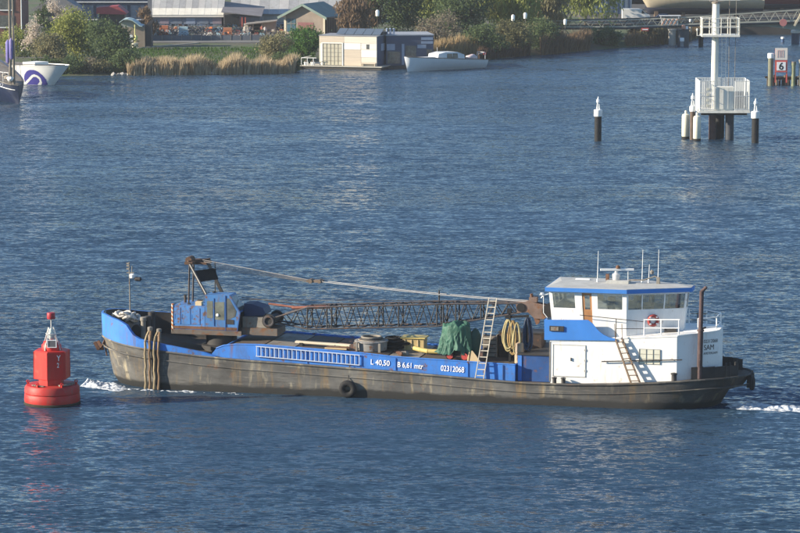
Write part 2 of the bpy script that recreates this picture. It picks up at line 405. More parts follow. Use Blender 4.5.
def hold():
    c = MB(); us = [8.2, 8.5, 9.0, 9.8, 11.5, 14, 18, 20, 24, 27.9]
    for s_ in (-1, 1):
        c.side([(u, interp(TOPC, u)) for u in us] + [(u, gun(u) - 0.05) for u in reversed(us)], s_ * 2.88, s_ * 2.78)
    c.bb(27.82, 27.9, -2.78, 2.78, 1.3, 2.395); c.bb(9.0, 9.08, -2.78, 2.78, 2.1, 2.9)
    co = c.build('coaming', BLUE, barge)
    cap = MB()
    for s_ in (-1, 1): cap = MB(); cap.path([(u, s_ * 2.86, interp(TOPC, u) + 0.01) for u in us[1:]], 0.05, 6); cap.build('cap_rail', BLUE, co)
    for u in (14.5, 20.25, 24.9, 27.15):
        k = MB(); k.bb(u - 0.025, u + 0.025, -2.93, -2.882, gun(u), interp(TOPC, u) - 0.06); k.build('stiffener', NAVY if u > 27 else BLUE, co)
    h = MB()
    for a, b2 in zip(us[1:-1], us[2:]):
        h.quad((a, -2.78, interp(TOPC, a) - 0.12), (b2, -2.78, interp(TOPC, b2) - 0.12), (b2, 2.78, interp(TOPC, b2) - 0.12), (a, 2.78, interp(TOPC, a) - 0.12))
    h.build('hold_cover', DECKM, barge)
    for k in range(9):       # raised plates of the covered hold
        u0 = 9.6 + k * 2.02; p = MB(); z = lambda u: interp(TOPC, u) - 0.09
        p.hexa([(u0, -2.6, z(u0) - 0.02), (u0 + 1.9, -2.6, z(u0 + 1.9) - 0.02), (u0 + 1.9, 2.6, z(u0 + 1.9) - 0.02), (u0, 2.6, z(u0) - 0.02), (u0, -2.6, z(u0) + .04), (u0 + 1.9, -2.6, z(u0 + 1.9) + .04), (u0 + 1.9, 2.6, z(u0 + 1.9) + .04), (u0, 2.6, z(u0) + .04)])
        p.build('hatch_plate', [DECKM, GREYM, DECKM, RUSTY][k % 4], barge)
    t = MB(); t.bb(28.0, 30.05, -2.45, 2.45, 1.33, 2.98); tk = t.build('blue_tank', NAVY, barge)
    r = MB(); r.bb(27.95, 30.08, -2.52, 2.5, 2.98, 3.06); r.build('tank_top', DARK, tk)
    r = MB(); r.bb(28.0, 28.25, -2.50, -2.452, 1.35, 2.95); r.build('edge_strip', BLUE, tk)
    LW = paint('white lettering', (0.85, 0.85, 0.85), 0.5, 0.02)
    def fit(text, u0, u1, z, h):
        o = lettering(text, h / 0.72, LW, co, (u0, -2.91, z), (R(90), 0.042, 0), 1.0, 0.006, width=u1 - u0); o['label'] = 'white painted ' + text
    fit('L 40,50', 18.62, 19.85, 2.09, 0.34)
    fit('B 6,61 mtr', 20.36, 22.02, 1.99, 0.34)
    fit('02312068', 23.16, 24.66, 1.86, 0.36)
hold()
def bollard(u, w, z0, z1, r, mat=DARK, twin=False):
    m = MB(); m.lathe((u, w, z0), [(r * 1.15, 0), (r, 0.05), (r, (z1 - z0) * .85), (r * 1.3, (z1 - z0) * .87), (r * 1.3, z1 - z0), (r * .6, z1 - z0 + .03)], 12)
    return m.build('bollard', mat, barge, smooth=40)
for a in ((4.12, -2.95, 2.5, 3.95, 0.13, GREYM), (4.72, -2.95, 2.5, 3.85, 0.13, GREYM), (3.0, -0.9, 2.6, 4.25, 0.17, GREYM), (3.25, -0.7, 2.6, 4.3, 0.17), (2.9, 1.2, 2.6, 4.3, 0.2), (30.42, -2.95, 1.3, 1.72, 0.13), (30.98, -2.95, 1.3, 1.72, 0.13), (37.9, -2.98, 1.75, 2.28, 0.16)):
    bollard(*a)
def foredeck():
    w = MB(); w.lathe((2.55, -0.2, 3.45), [(0.32, -0.8), (0.32, -0.7), (0.2, -0.68), (0.2, 0.68), (0.32, 0.7), (0.32, 0.8)], 14, 'y'); w.bb(2.2, 2.9, -0.95, -0.82, 2.7, 3.5); w.bb(2.2, 2.9, 0.42, 0.55, 2.7, 3.5)
    w.build('anchor_winch', DARK, barge, smooth=40)
    m = MB(); m.tube((1.82, 0, 2.8), (1.78, 0, 7.7), 0.055, 8, 0.035); m.tube((1.95, 0, 6.9), (1.97, 0, 7.45), 0.03); m.bar((1.6, 0, 7.0), (2.1, 0, 7.0), 0.05)
    mast = m.build('foremast', GREYM, barge)
    l = MB(); l.lathe((1.98, 0, 6.62), [(0.10, 0), (0.17, 0.05), (0.19, 0.26), (0.10, 0.32)], 12); l.build('mast_lamp', paint('lamp white', (.8, .8, .78), .3, .02), mast, smooth=40)
    l = MB(); l.lathe((2.42, 0, 6.6), [(0.05, -0.3), (0.14, -0.2), (0.14, 0.1), (0.03, 0.2)], 12, 'x'); l.build('horn', DARK, mast, smooth=40)
    l = MB()
    for z in (7.25, 7.45, 7.6): l.bb(1.6, 1.78, -.05, .05, z - .05, z + .05)
    l.build('signal_lights', GREYM, mast)
    a = MB(); a.bar((0.55, -1.2, 2.9), (0.25, -1.35, 2.15), 0.12); a.bar((0.25, -1.7, 2.2), (0.22, -0.95, 2.1), 0.16); a.bar((0.2, -1.7, 2.15), (-0.05, -1.75, 2.65), 0.13, 0.2); a.bar((0.2, -0.95, 2.1), (-0.1, -0.95, 2.6), 0.13, 0.2); a.tube((0.45, -1.25, 2.7), (0.6, -1.25, 1.7), 0.05)
    a.build('anchor', RUSTY, barge)
foredeck()

def deckhouse():
    top = lambda u: 3.93 + (u - 30.1) * 0.076
    bot = lambda u: gun(u) - 0.08
    P = [(30.1, -2.6), (32, -2.6), (34, -2.6), (36, -2.6), (38.0, -2.6), (39.3, -1.92), (40.35, -1.0), (40.35, 1.0), (39.3, 1.92), (38.0, 2.6), (36, 2.6), (34, 2.6), (32, 2.6), (30.1, 2.6)]
    m = MB(); m.prism(P, [bot(p[0]) for p in P], [top(p[0]) for p in P]); dh = m.build('deckhouse', WHITE, barge)
    e = MB(); e.prism([(p[0] + (.04 if p[0] > 35 else -.04), p[1] * 1.012) for p in P], [top(p[0]) - 0.02 for p in P], [top(p[0]) + .055 for p in P]); e.build('roof_deck', WHITE, dh)
    d = MB()
    d.bb(30.28, 32.28, -2.615, -2.603, 1.78, 3.72); door = d.build('side_door', WHITE, dh)
    g = MB()
    for x0, x1, z0, z1 in ((30.24, 30.28, 1.75, 3.76), (32.27, 32.31, 1.75, 3.76), (30.24, 32.31, 3.73, 3.76), (30.24, 32.31, 1.745, 1.775)): g.bb(x0, x1, -2.635, -2.603, z0, z1)
    for z in (2.1, 2.75, 3.4): g.bb(32.22, 32.34, -2.65, -2.61, z, z + .12)
    g.build('door_seam', paint('seam grey', (.42, .41, .38), .7, .2), dh)
    d = MB(); d.tube((31.4, -2.66, 2.95), (31.4, -2.66, 2.75), 0.035); d.build('door_handle', DARK, dh)
    d = MB(); d.bb(30.02, 30.1, -2.62, -2.5, 1.4, 3.9); d.build('corner_post', GREYM, dh)
    # pale shuttered window
    g = MB(); g.bb(35.65, 36.98, -2.625, -2.603, 2.72, 3.66); sh = g.build('shutter_window', paint('pale shutter', (.62, .61, .5), .6, .1), dh)
    g = MB()
    for k in range(4): g.bb(35.65 + k * .433, 35.68 + k * .433, -2.65, -2.626, 2.72, 3.66)
    for k in range(4): g.bb(35.65, 36.98, -2.64, -2.6265, 2.72 + k * .31, 2.74 + k * .31)
    g.build('grille_bars', GREYM, dh)
    r = MB(); r.tube((33.34, -2.74, 2.80), (38.35, -2.72, 3.1), 0.035); 
    for u in (33.5, 34.9, 36.3, 37.7): r.tube((u, -2.74, 2.81 + (u - 33.34) * .06), (u, -2.6, 2.81 + (u - 33.34) * .06), 0.02)
    r.build('hand_rail', DARK, dh)
    # steep ladder up to the roof deck
    l = MB(); A = [(34.23, -2.80, 4.2), (34.62, -2.80, 4.28)]; B = [(35.27, -3.12, 1.55), (35.83, -3.12, 1.58)]
    for a, b in zip(A, B): l.bar(a, b, 0.07, 0.10)
    l.bar((34.2, -2.8, 4.2), (34.15, -2.8, 5.2), .04); l.bar((34.62, -2.8, 4.28), (34.6, -2.8, 5.2), .04)
    lo = l.build('boarding_ladder', paint('ladder brown', (.16, .11, .075), .7, .2), barge)
    for k in range(8):
        f = (k + .5) / 8; t = MB(); a = Vector(A[0]).lerp(Vector(B[0]), f); b = Vector(A[1]).lerp(Vector(B[1]), f); t.bar(a, b, 0.16, 0.04); t.build('rung', MATS['ladder brown'], lo)
    # blue bridge wing, curving down aft
    w = MB(); poly = [(29.72, 4.02), (29.70, 5.28), (32.45, 5.36), (32.75, 5.15), (32.95, 4.9), (33.15, 4.68), (33.45, 4.47), (33.8, 4.32), (34.2, 4.245), (34.2, 4.13)]
    w.side(poly, -2.70, -2.625); w.side([(29.70, 4.02), (29.70, 5.27), (29.78, 5.27), (29.78, 4.02)], -2.62, -2.05)
    wi = w.build('bridge_wing', BLUE2, barge)
    w = MB(); w.bb(30.05, 30.95, -2.78, -2.702, 4.60, 4.92); w.build('side_lamp', DARK, wi)
    w = MB(); w.bb(30.15, 30.62, -2.80, -2.782, 4.64, 4.87); w.build('lamp_lens', GREYM, wi)
    # stern lettering, on the shaded quarter
    BL = paint('black lettering', (.02, .02, .025), .6, .05)
    a, b = Vector((39.3, -1.92, 0)), Vector((40.35, -1.0, 0)); d = (b - a).normalized(); nrm = Vector((d.y, -d.x, 0)); ang = math.atan2(d.y, d.x)
    for txt, s0, wd, z, h in (('02312068', .30, 1.02, 4.02, .22), ('SAM', .32, .72, 3.58, .34), ('AMSTERDAM', .30, 1.02, 3.3, .15)):
        p = a + d * s0 + nrm * 0.008
        o = lettering(txt, h / .72, BL, dh, (p.x, p.y, z), (R(90), 0, ang), 1, 0.0, width=wd); o['label'] = 'black stern lettering ' + txt
    # railings of the roof deck
    r = MB()
    pts = [(35.95, -2.5), (38.05, -2.5)]
    for z in (5.47, 4.95): r.tube((35.9, -2.5, z), (38.15, -2.5, z + .08), 0.035)
    for u in (35.95, 37.0, 38.1): r.tube((u, -2.5, top(u)), (u, -2.5, 5.50), 0.04)
    r.build('railing', WHITE2, barge)
    r = MB(); z = 5.56
    q = [(39.2, -1.85), (40.22, -.95), (40.22, .95), (39.2, 1.85), (38.0, 2.5), (34.0, 2.5)]
    for a, b in zip(q[:-1], q[1:]):
        for zz in (0, -.58): r.tube((a[0], a[1], z + zz), (b[0], b[1], z + zz), 0.035)
    for p in q + [(36, 2.5)]: r.tube((p[0], p[1], top(p[0])), (p[0], p[1], z), .045)
    r.build('railing', WHITE2, barge)
    r = MB(); r.tube((31.9, -2.45, 5.62), (35.9, -2.45, 5.34), 0.022); r.build('hand_line', DARK, barge)
    r = MB(); r.tube((34.18, -2.45, 4.2), (34.18, -2.45, 5.48), .028); r.tube((34.2, -2.45, 4.85), (35.9, -2.45, 4.9), .02); r.build('dark_railing', DARK, barge)
    r = MB(); r.tube((38.4, .6, 5.5), (39.4, .8, 5.5), .025); r.tube((38.4, .6, 5.1), (39.4, .8, 5.1), .025); r.tube((38.8, .7, 4.5), (38.8, .7, 5.55), .03); r.build('dark_railing', DARK, barge)
    # exhaust
    x = MB(); x.tube((39.38, -2.35, 1.9), (39.42, -2.35, 4.9), .17, 12); x.tube((39.42, -2.35, 4.9), (39.46, -2.35, 7.35), .135, 12); x.tube((39.45, -2.35, 7.32), (39.75, -2.35, 7.62), .11, 12, .10); x.lathe((39.42, -2.35, 4.86), [(.22, 0), (.22, .1)], 12); x.bar((39.42, -2.35, 5.0), (39.75, -2.3, 5.1), .1)
    x.build('exhaust_pipe', paint('exhaust rust', (.075, .048, .048), .85, .3, rust=.3, rustcol=(.14, .10, .09)), barge, smooth=40)
    # stern bulwark, posts, fender roll
    for sg in (-1, 1):
        s = MB(); us = [38.9, 39.6, 40.3, 40.9, 41.3, 41.6]
        for a, b in zip(us[:-1], us[1:]):
            wa, wb = sg * (half(a) - .45), sg * (half(b) - .45)
            s.hexa([(a, wa, gun(a) - .08), (b, wb, gun(b) - .08), (b, wb - sg * .08, gun(b) - .08), (a, wa - sg * .08, gun(a) - .08), (a, wa, 2.62), (b, wb, 2.66), (b, wb - sg * .08, 2.66), (a, wa - sg * .08, 2.62)])
        s.build('stern_bulwark', DARK, barge)
    s = MB()
    for u, w in ((40.95, -1.75), (41.15, -1.55), (41.45, -1.2), (41.5, -.6), (41.4, 0.2)): s.tube((u, w, 1.95), (u, w, 2.85), .06)
    s.bar((40.95, -1.75, 2.4), (41.5, -.6, 2.4), .08); s.build('stern_posts', DARK, barge)
    s = MB(); s.torus((42.35, 0, 1.35), .3, .16, 'x', 16, 8); s.bb(42.1, 42.4, -.7, .7, 1.15, 1.9); s.build('stern_fender', BLACK, barge, smooth=40)
    # life boxes and small gear on the roof deck
    s = MB(); s.bb(37.0, 37.75, -1.2, -.9, 4.5, 4.75); s.build('mooring_gear', DARK, barge)
deckhouse()

def wheelhouse():
    Bp = [(30.2, -2.1), (34.75, -2.1), (38.0, -.4), (38.0, .4), (34.75, 2.1), (30.2, 2.1)]
    Tp = [(29.86, -2.14), (34.77, -2.14), (38.33, -.42), (38.33, .42), (34.77, 2.14), (29.86, 2.14)]
    z0, z1 = 3.95, 7.06
    m = MB(); panes = []
    dv = (0.655, 0.95)
    spec = {0: [(.045, .33, dv), (.425, .55, (0.0, .965)), (.625, .945, dv)], 1: [(.03, .25, dv), (.27, .62, dv), (.64, .965, dv)], 2: [(.12, .88, dv)], 3: [(.035, .36, dv), (.38, .73, dv), (.75, .97, dv)], 4: [(.05, .45, dv), (.55, .95, dv)], 5: [(.04, .32, dv), (.35, .65, dv), (.68, .96, dv)]}
    for i in range(6):
        j = (i + 1) % 6
        bl, br, tr, tl = (*Bp[i], z0), (*Bp[j], z0), (*Tp[j], z1), (*Tp[i], z1)
        us = sorted({0, 1} | {h[k] for h in spec[i] for k in (0, 1)}); vs = sorted({0, 1} | {x for h in spec[i] for x in h[2]})
        P = wall_holes(m, bl, br, tr, tl, us, vs, [(h[0], h[1], *h[2]) for h in spec[i]], .08)
        for h in spec[i]:
            if i == 0 and h[0] == .425: continue
            p = MB(); a, b, (c, d) = h[0], h[1], h[2]
            p.hexa([P(a, c, .05), P(b, c, .05), P(b, c, .03), P(a, c, .03), P(a, d, .05), P(b, d, .05), P(b, d, .03), P(a, d, .03)]); panes.append(p)
        if i == 0:
            dm = MB(); wall_holes(dm, P(.425, 0, .03), P(.55, 0, .03), P(.55, .965, .03), P(.425, .965, .03), [0, .25, .8, 1], [0, .66, .955, 1], [(.25, .8, .66, .955)], .05)
            p = MB(); p.hexa([P(.45, .63, .06), P(.53, .63, .06), P(.53, .63, .05), P(.45, .63, .05), P(.45, .93, .06), P(.53, .93, .06), P(.53, .93, .05), P(.45, .93, .05)]); panes.append(p)
    wh = m.build('wheelhouse', WHITE, barge, recalc=False)
    dm.build('wheelhouse_door', WOOD, wh, recalc=False)
    for p in panes: p.build('window', GLASS, wh)
    f = MB(); f.prism([(p[0], p[1]) for p in Bp], 4.6, 4.66); f.build('cabin_floor', DARK, wh)
    c = MB(); c.bb(30.5, 31.1, -1.7, 1.7, 4.66, 5.75); c.build('console', DARK, wh)
    c = MB(); c.bb(35.6, 36.1, -.3, .25, 5.0, 6.0); c.bb(36.02, 36.14, -.3, .25, 5.9, 6.75); c.bb(35.78, 35.9, -.1, .05, 4.66, 5.0); c.build('helm_chair', paint('brown chair', (.08, .05, .035), .7, .2), wh)
    c = MB(); c.bb(33.2, 33.6, .2, .7, 4.66, 6.4); c.bb(35.0, 35.3, .9, 1.3, 4.66, 6.5); c.bb(36.6, 37.1, .1, .3, 4.66, 6.0); c.build('cabin_fittings', DARK, wh)
    k = MB(); C = [(29.68, -2.42), (34.82, -2.42), (38.62, -.55), (38.62, .55), (34.82, 2.42), (29.68, 2.42)]
    k.prism(C, 7.03, 7.27); rf = k.build('wheelhouse_roof', BLUE2, barge)
    k = MB(); C2 = [((p[0] - 34) * .985 + 34, p[1] * .975) for p in C]
    V = [(p[0], p[1], 7.272) for p in C2] + [(p[0], p[1], 7.30) for p in C2] + [(30.3, 0, 7.40), (37.8, 0, 7.40)]
    k.add(V, [(0, 1, 7, 6), (1, 2, 8, 7), (2, 3, 9, 8), (3, 4, 10, 9), (4, 5, 11, 10), (5, 0, 6, 11), (6, 7, 13, 12), (7, 8, 13), (8, 9, 13), (9, 10, 13), (10, 11, 12, 13), (11, 6, 12)])
    k.build('roof_sheet', ROOFM, rf)
    k = MB(); k.bb(33.2, 34.6, -.5, .5, 7.38, 7.56); k.build('roof_hatch', ROOFM, rf)
    r = MB(); r.lathe((33.75, 0, 7.5), [(.16, 0), (.24, .1), (.26, .42), (.12, .5), (.12, .62)], 14); r.tube((34.5, 0, 7.5), (34.5, 0, 8.1), .025); ra = r.build('radar', ALU, barge, smooth=40)
    r = MB(); r.box((33.8, 0, 8.2), (2.1, .16, .12), R(16)); r.build('scanner', WHITE2, ra)
    r = MB(); r.lathe((33.85, 0, 8.28), [(.15, 0), (.12, .15), (.03, .2)], 10); r.build('radar_motor', RUSTY, ra); r = MB(); r.bb(33.1, 33.3, -.1, .1, 7.5, 7.9); r.build('junction_box', RUSTY, ra)
    for u, w, a, b in ((32.58, -.1, 7.36, 9.35), (35.38, 0, 7.38, 9.5), (36.38, 0, 7.38, 9.55), (35.75, .3, 7.38, 8.55)):
        r = MB(); r.tube((u, w, a), (u + .04, w, b), .028, 6, .014); r.lathe((u, w, a - .02), [(.06, 0), (.05, .25)], 8); r.build('antenna', WHITE2, barge)
    r = MB(); r.path([(34.6, -.3, 7.6), (35.5, -.2, 7.62), (36.2, 0, 7.85), (36.4, 0, 7.75), (36.5, 0, 7.4)], .045); r.lathe((36.0, 0, 8.0), [(.1, 0), (.13, .15), (.04, .25)], 8); r.bb(36.3, 36.5, -.1, .1, 7.38, 7.8); r.build('roof_rail', GREYM, barge)
    r = MB(); r.bb(31.0, 31.9, .9, 1.2, 7.36, 7.42); r.build('skylight', WHITE2, rf)
    r = MB(); r.path([(29.75, -1.9, 5.3), (29.5, -1.9, 5.6), (29.5, -1.9, 6.7), (29.8, -1.9, 6.8)], .02); r.path([(29.3, -1.7, 6.5), (29.55, -1.9, 6.75), (29.3, -2.1, 6.75)], .03); r.lathe((29.4, -1.9, 6.7), [(.1, 0), (.1, .15)], 8); r.build('side_bracket', WHITE2, barge)
wheelhouse()

# ---------------------------------------------------------------- the crane on the foredeck
def crane():
    c = ship_thing('deck_crane', 'blue lattice boom crane standing on the barge foredeck with its boom laid aft', 'crane', (8.0, 0, 2.2))
    m = MB(); m.lathe((8.0, 0, 2.2), [(1.3, 0), (1.3, .35), (1.0, .4), (1.0, .95), (1.15, 1.0), (1.15, 1.12)], 20); m.build('slew_ring', DARK, c, smooth=40)
    m = MB(); m.bb(5.0, 9.7, -1.3, 1.3, 3.32, 3.62); m.bb(9.2, 12.0, -1.0, 1.0, 3.36, 3.82); m.build('turntable', paint('turntable', (.12, .10, .085), .8, .3, rust=.5), c)
    m = MB(); m.bb(5.13, 7.25, -1.25, 1.25, 3.62, 5.15); m.bb(7.25, 9.0, .2, 1.25, 3.62, 5.2); h = m.build('engine_house', CABBLUE, c)
    for k, (a, b) in enumerate(((5.2, 5.62), (5.68, 6.28), (6.34, 6.92))):
        p = MB(); p.bb(a, b, -1.275, -1.252, 3.95, 5.02); p.bb(a + .03, a + .06, -1.29, -1.276, 4.3, 4.6); p.build('door_panel', CABBLUE, h)
    m = MB(); m.bb(5.12, 9.4, -1.285, -1.253, 3.66, 3.84); m.build('rust_strip', RUSTY, h)
    m = MB(); m.bb(5.02, 5.12, -1.3, -1.05, 3.4, 5.25); m.build('warning_strip', stripes('warning stripes', (.75, .68, .55), (.55, .16, .03), 1.6), h)
    for u, w, z, s, mt in ((5.45, -.9, 5.2, .12, GREYM), (6.0, -.6, 5.2, .16, DARK), (6.75, -.8, 5.24, .42, TIMBER), (6.45, .3, 5.22, .3, DARK)):
        m = MB(); m.bb(u - s / 2, u + s / 2, w - s / 2, w + s / 2, 5.152, 5.152 + s * .6); m.build('roof_fitting', mt, h)
    m = MB(); m.lathe((5.5, .2, 5.15), [(.09, 0), (.09, .45), (.12, .5)], 10); m.build('exhaust', DARK, h)
    # cab: frame with glazed sides
    cab = MB(); poly = [(7.27, 3.6), (7.27, 5.88), (8.9, 5.93), (9.6, 4.85), (9.36, 3.45)]
    cab.side(poly, -1.25, .15); cb = cab.build('cab', CABLIGHT, c)
    for q in ([(7.41, 4.42), (7.41, 5.5), (7.80, 5.51), (7.80, 4.40)], [(7.95, 4.32), (7.95, 5.46), (8.56, 5.48), (8.56, 4.30)]):
        p = MB(); p.side(q, -1.262, -1.252); p.build('cab_window', paint('cab window', (.16, .17, .14), .2, .4, scale=2), cb)
    p = MB(); p.side([(8.72, 4.3), (8.72, 5.72), (8.9, 5.72), (9.38, 4.9), (9.3, 4.55)], -1.262, -1.252); p.build('cab_window', MATS['dark window'], cb)
    p = MB(); p.bar((8.65, -1.27, 3.6), (8.65, -1.27, 5.9), .05); p.bar((8.93, -1.27, 5.93), (9.62, -1.27, 4.82), .07); p.bar((9.62, -1.27, 4.82), (9.4, -1.27, 3.5), .06); p.bar((7.88, -1.27, 3.9), (7.88, -1.27, 5.7), .03); p.build('cab_frame', NAVY, cb)
    p = MB(); a = [(8.98, -1.15, 5.80), (9.56, -1.15, 4.92), (9.56, .05, 4.92), (8.98, .05, 5.80)]; p.add([(x + .02, y, z + .012) for x, y, z in a] + a, [(0, 1, 2, 3), (7, 6, 5, 4), (0, 4, 5, 1), (1, 5, 6, 2), (2, 6, 7, 3), (3, 7, 4, 0)]); p.build('windscreen', MATS['dark window'], cb)
    p = MB(); p.side([(8.62, 4.05), (8.62, 4.35), (9.2, 4.35), (9.2, 4.05)], -1.275, -1.265); p.build('lower_panel', DARK, cb)
    p = MB(); p.bb(9.37, 9.62, -1.2, .1, 3.5, 4.8); p.build('front_guard', BLACK, cb)
    p = MB(); p.lathe((8.12, -1.27, 4.62), [(.06, -.06), (.1, -.03), (.1, .0)], 10, 'y'); p.build('side_lamp', WHITE2, cb)
    # winch machinery in front of the cab
    m = MB(); m.side([(9.65, 4.5), (9.65, 5.3), (10.2, 5.3), (10.95, 5.05), (11.1, 4.7), (10.9, 4.55)], -.5, .9); m.build('winch_cover', paint('dark navy', (.012, .03, .085), .6, .2), c)
    m = MB(); m.bb(9.66, 11.25, -.85, .8, 3.83, 4.5); m.build('gear_box', GREYM, c)
    m = MB(); m.lathe((11.45, 0, 4.3), [(.45, -1.0), (.45, -.9), (.28, -.88), (.28, .88), (.45, .9), (.45, 1.0)], 18, 'y'); m.build('winch_drum', DARK, c, smooth=40)
    m = MB(); m.torus((11.45, -1.02, 4.3), .3, .08, 'y', 16, 6); m.build('drum_rope', STRAP, c)
    # gantry
    g = MB()
    for w in (-.15, .75): g.tube((5.83, w, 5.1), (5.93, w, 8.0), .065)
    g.bar((7.24, -.9, 5.85), (6.15, -.9, 7.85), .16); gr = g.build('gantry', STRAP, c)
    g = MB(); g.bar((7.26, -.97, 5.9), (6.18, -.97, 7.8), .05); g.build('white_strut', paint('strut white', (.62, .58, .5), .6, .1), gr)
    g = MB(); g.bar((7.85, .9, 5.6), (6.85, .9, 7.7), .18); g.bar((7.3, .95, 5.3), (7.3, .95, 6.6), .06); g.bar((7.35, .95, 6.9), (7.3, .95, 7.75), .06); g.build('far_strut', DARK, gr)
    g = MB(); g.bb(5.82, 6.35, -.95, .95, 7.78, 7.95); g.bar((6.0, -.8, 7.95), (7.0, .8, 7.95), .12); g.lathe((5.95, -.1, 8.0), [(.22, -.4), (.22, .4)], 12, 'y'); g.bb(6.3, 7.1, -.3, .9, 7.72, 7.86); g.build('sheave_block', paint('sheave rust', (.10, .055, .035), .8, .3), gr)
    g = MB(); g.add([(6.24, -.5, 7.31), (7.38, .5, 7.41), (7.66, .5, 6.69), (6.72, -.5, 6.61), (6.24, -.46, 7.31), (7.38, .54, 7.41), (7.66, .54, 6.69), (6.72, -.46, 6.61)], [(0, 1, 2, 3), (7, 6, 5, 4), (0, 4, 5, 1), (1, 5, 6, 2), (2, 6, 7, 3), (3, 7, 4, 0)]); g.build('name_board', BLACK, gr)
    g = MB(); g.bar((7.5, -.2, 5.95), (7.9, .9, 5.62), .1); g.build('gantry_foot', BLACK, gr)
    # boom: four chords, lattice
    def sec(u):
        zt = interp([(11.7, 4.45), (13.9, 5.22), (22.4, 5.72), (27.7, 5.90)], u); zb = interp([(11.7, 4.15), (13.9, 3.82), (22.4, 4.30), (27.7, 5.3)], u); hw = interp([(11.7, .35), (13.9, .6), (22.4, .6), (27.7, .25)], u); return zt, zb, hw
    ch = MB(); us = [11.7, 13.9, 16, 18, 20, 22.4, 25, 27.7]
    for a, b in zip(us[:-1], us[1:]):
        A, B_ = sec(a), sec(b)
        for s_ in (-1, 1):
            ch.tube((a, s_ * A[2], A[0]), (b, s_ * B_[2], B_[0]), .062, 6); ch.tube((a, s_ * A[2], A[1]), (b, s_ * B_[2], B_[1]), .055, 6)
    bm_ = ch.build('boom', STRAP, c)
    la = MB(); u = 12.2; k = 0
    while u < 27.3:
        v = min(27.6, u + .46); A, B_ = sec(u), sec(v)
        for s_ in (-1, 1):
            la.tube((u, s_ * A[2], A[k % 2]), (v, s_ * B_[2], B_[1 - k % 2]), .030, 4)
        la.tube((u, A[2] * (-1) ** k, A[0]), (v, -B_[2] * (-1) ** k, B_[0]), .030, 4); la.tube((u, A[2] * (-1) ** k, A[1]), (v, -B_[2] * (-1) ** k, B_[1]), .030, 4)
        u = v; k += 1
    la.build('boom_lacing', DARK, bm_, kind='stuff')
    for u in (13.9, 15.2, 15.5, 18.6, 19.9, 22.4, 22.8, 23.6, 25.2):
        A = sec(u); fr = MB()
        for s_ in (-1, 1): fr.tube((u, s_ * A[2], A[0]), (u, s_ * A[2], A[1]), .05, 6)
        fr.tube((u, -A[2], A[0]), (u, A[2], A[0]), .05, 6); fr.tube((u, -A[2], A[1]), (u, A[2], A[1]), .05, 6); fr.build('boom_frame', DARK, bm_)
    fr = MB(); fr.tube((22.4, 0, 5.7), (22.4, 0, 6.5), .05); fr.build('boom_pin', DARK, bm_)
    rp = MB(); rp.tube((11.25, -.3, 5.33), (13.6, -.3, 5.1), .07); rp.tube((12.8, -.3, 5.12), (15.3, -.3, 5.25), .10); rp.build('red_pipe', paint('red lead', (.24, .09, .06), .8, .3), bm_)
    # boom head with its sheaves
    hd = MB()
    for w in (-.3, .22): hd.side([(27.4, 5.95), (28.2, 6.05), (29.3, 5.85), (29.75, 5.35), (29.2, 4.95), (28.6, 4.98), (28.2, 5.35), (27.5, 5.3)], w, w + .08)
    hd.bb(28.25, 28.75, -.25, .25, 6.0, 6.3); hd.side([(27.9, 5.5), (28.0, 5.95), (29.2, 5.8), (29.2, 5.1)], -.2, .2); h = hd.build('boom_head', paint('boom head rust', (.16, .11, .09), .85, .35, rust=.4), c)
    s_ = MB()
    for w in (-.42, -.1, .3): s_ = MB(); s_.lathe((29.55, 0, 5.5), [(.42, w), (.36, w + .04), (.42, w + .09)], 18, 'y'); s_.build('sheave', BLACK, h, smooth=30)
    s_ = MB(); s_.lathe((27.75, 0, 5.65), [(.28, -.36), (.28, .36)], 14, 'y'); s_.build('sheave', BLACK, h, smooth=30)
    s_ = MB(); s_.side([(28.55, 4.98), (28.95, 4.95), (28.85, 4.62), (28.7, 4.55)], -.15, .15); s_.build('hook_block', RUSTY, h); s_ = MB(); s_.tube((28.4, 0, 6.25), (28.35, 0, 6.5), .1); s_.build('head_pin', RUSTY, h)
    # pendant ropes
    for k in range(5):
        w = -.45 + k * .23; pd = MB(); pd.tube((6.9, w, 8.05 - .15 * k), (13.85, w * .6, 6.96 - .06 * k), .022, 5); pd.build('luffing_rope', CABLE, c)
    pd = MB(); pd.bb(13.75, 14.8, -.25, .25, 6.78, 6.93); pd.lathe((14.0, 0, 6.86), [(.14, -.3), (.14, .3)], 12, 'y'); pd.lathe((14.6, 0, 6.86), [(.12, -.3), (.12, .3)], 12, 'y'); pd.build('floating_block', paint('block rust', (.16, .12, .09), .8, .3), c)
    for w in (-.25, .25):
        pd = MB(); P = [Vector((14.8, w, 6.85)).lerp(Vector((28.2, w, 6.02)), t) - Vector((0, 0, .10 * 4 * t * (1 - t))) for t in [i / 10 for i in range(11)]]; pd.path(P, .024, 5); pd.build('pendant_rope', paint('pale wire', (.55, .53, .5), .6, .1), c)
    pd = MB(); pd.tube((9.3, .2, 5.6), (13.8, .2, 5.25), .028, 5); pd.build('hoist_rope', STRAP, c); pd = MB(); pd.tube((9.3, -.2, 5.5), (28.0, -.1, 6.05), .02, 5); pd.build('hoist_rope', STRAP, c)
crane()

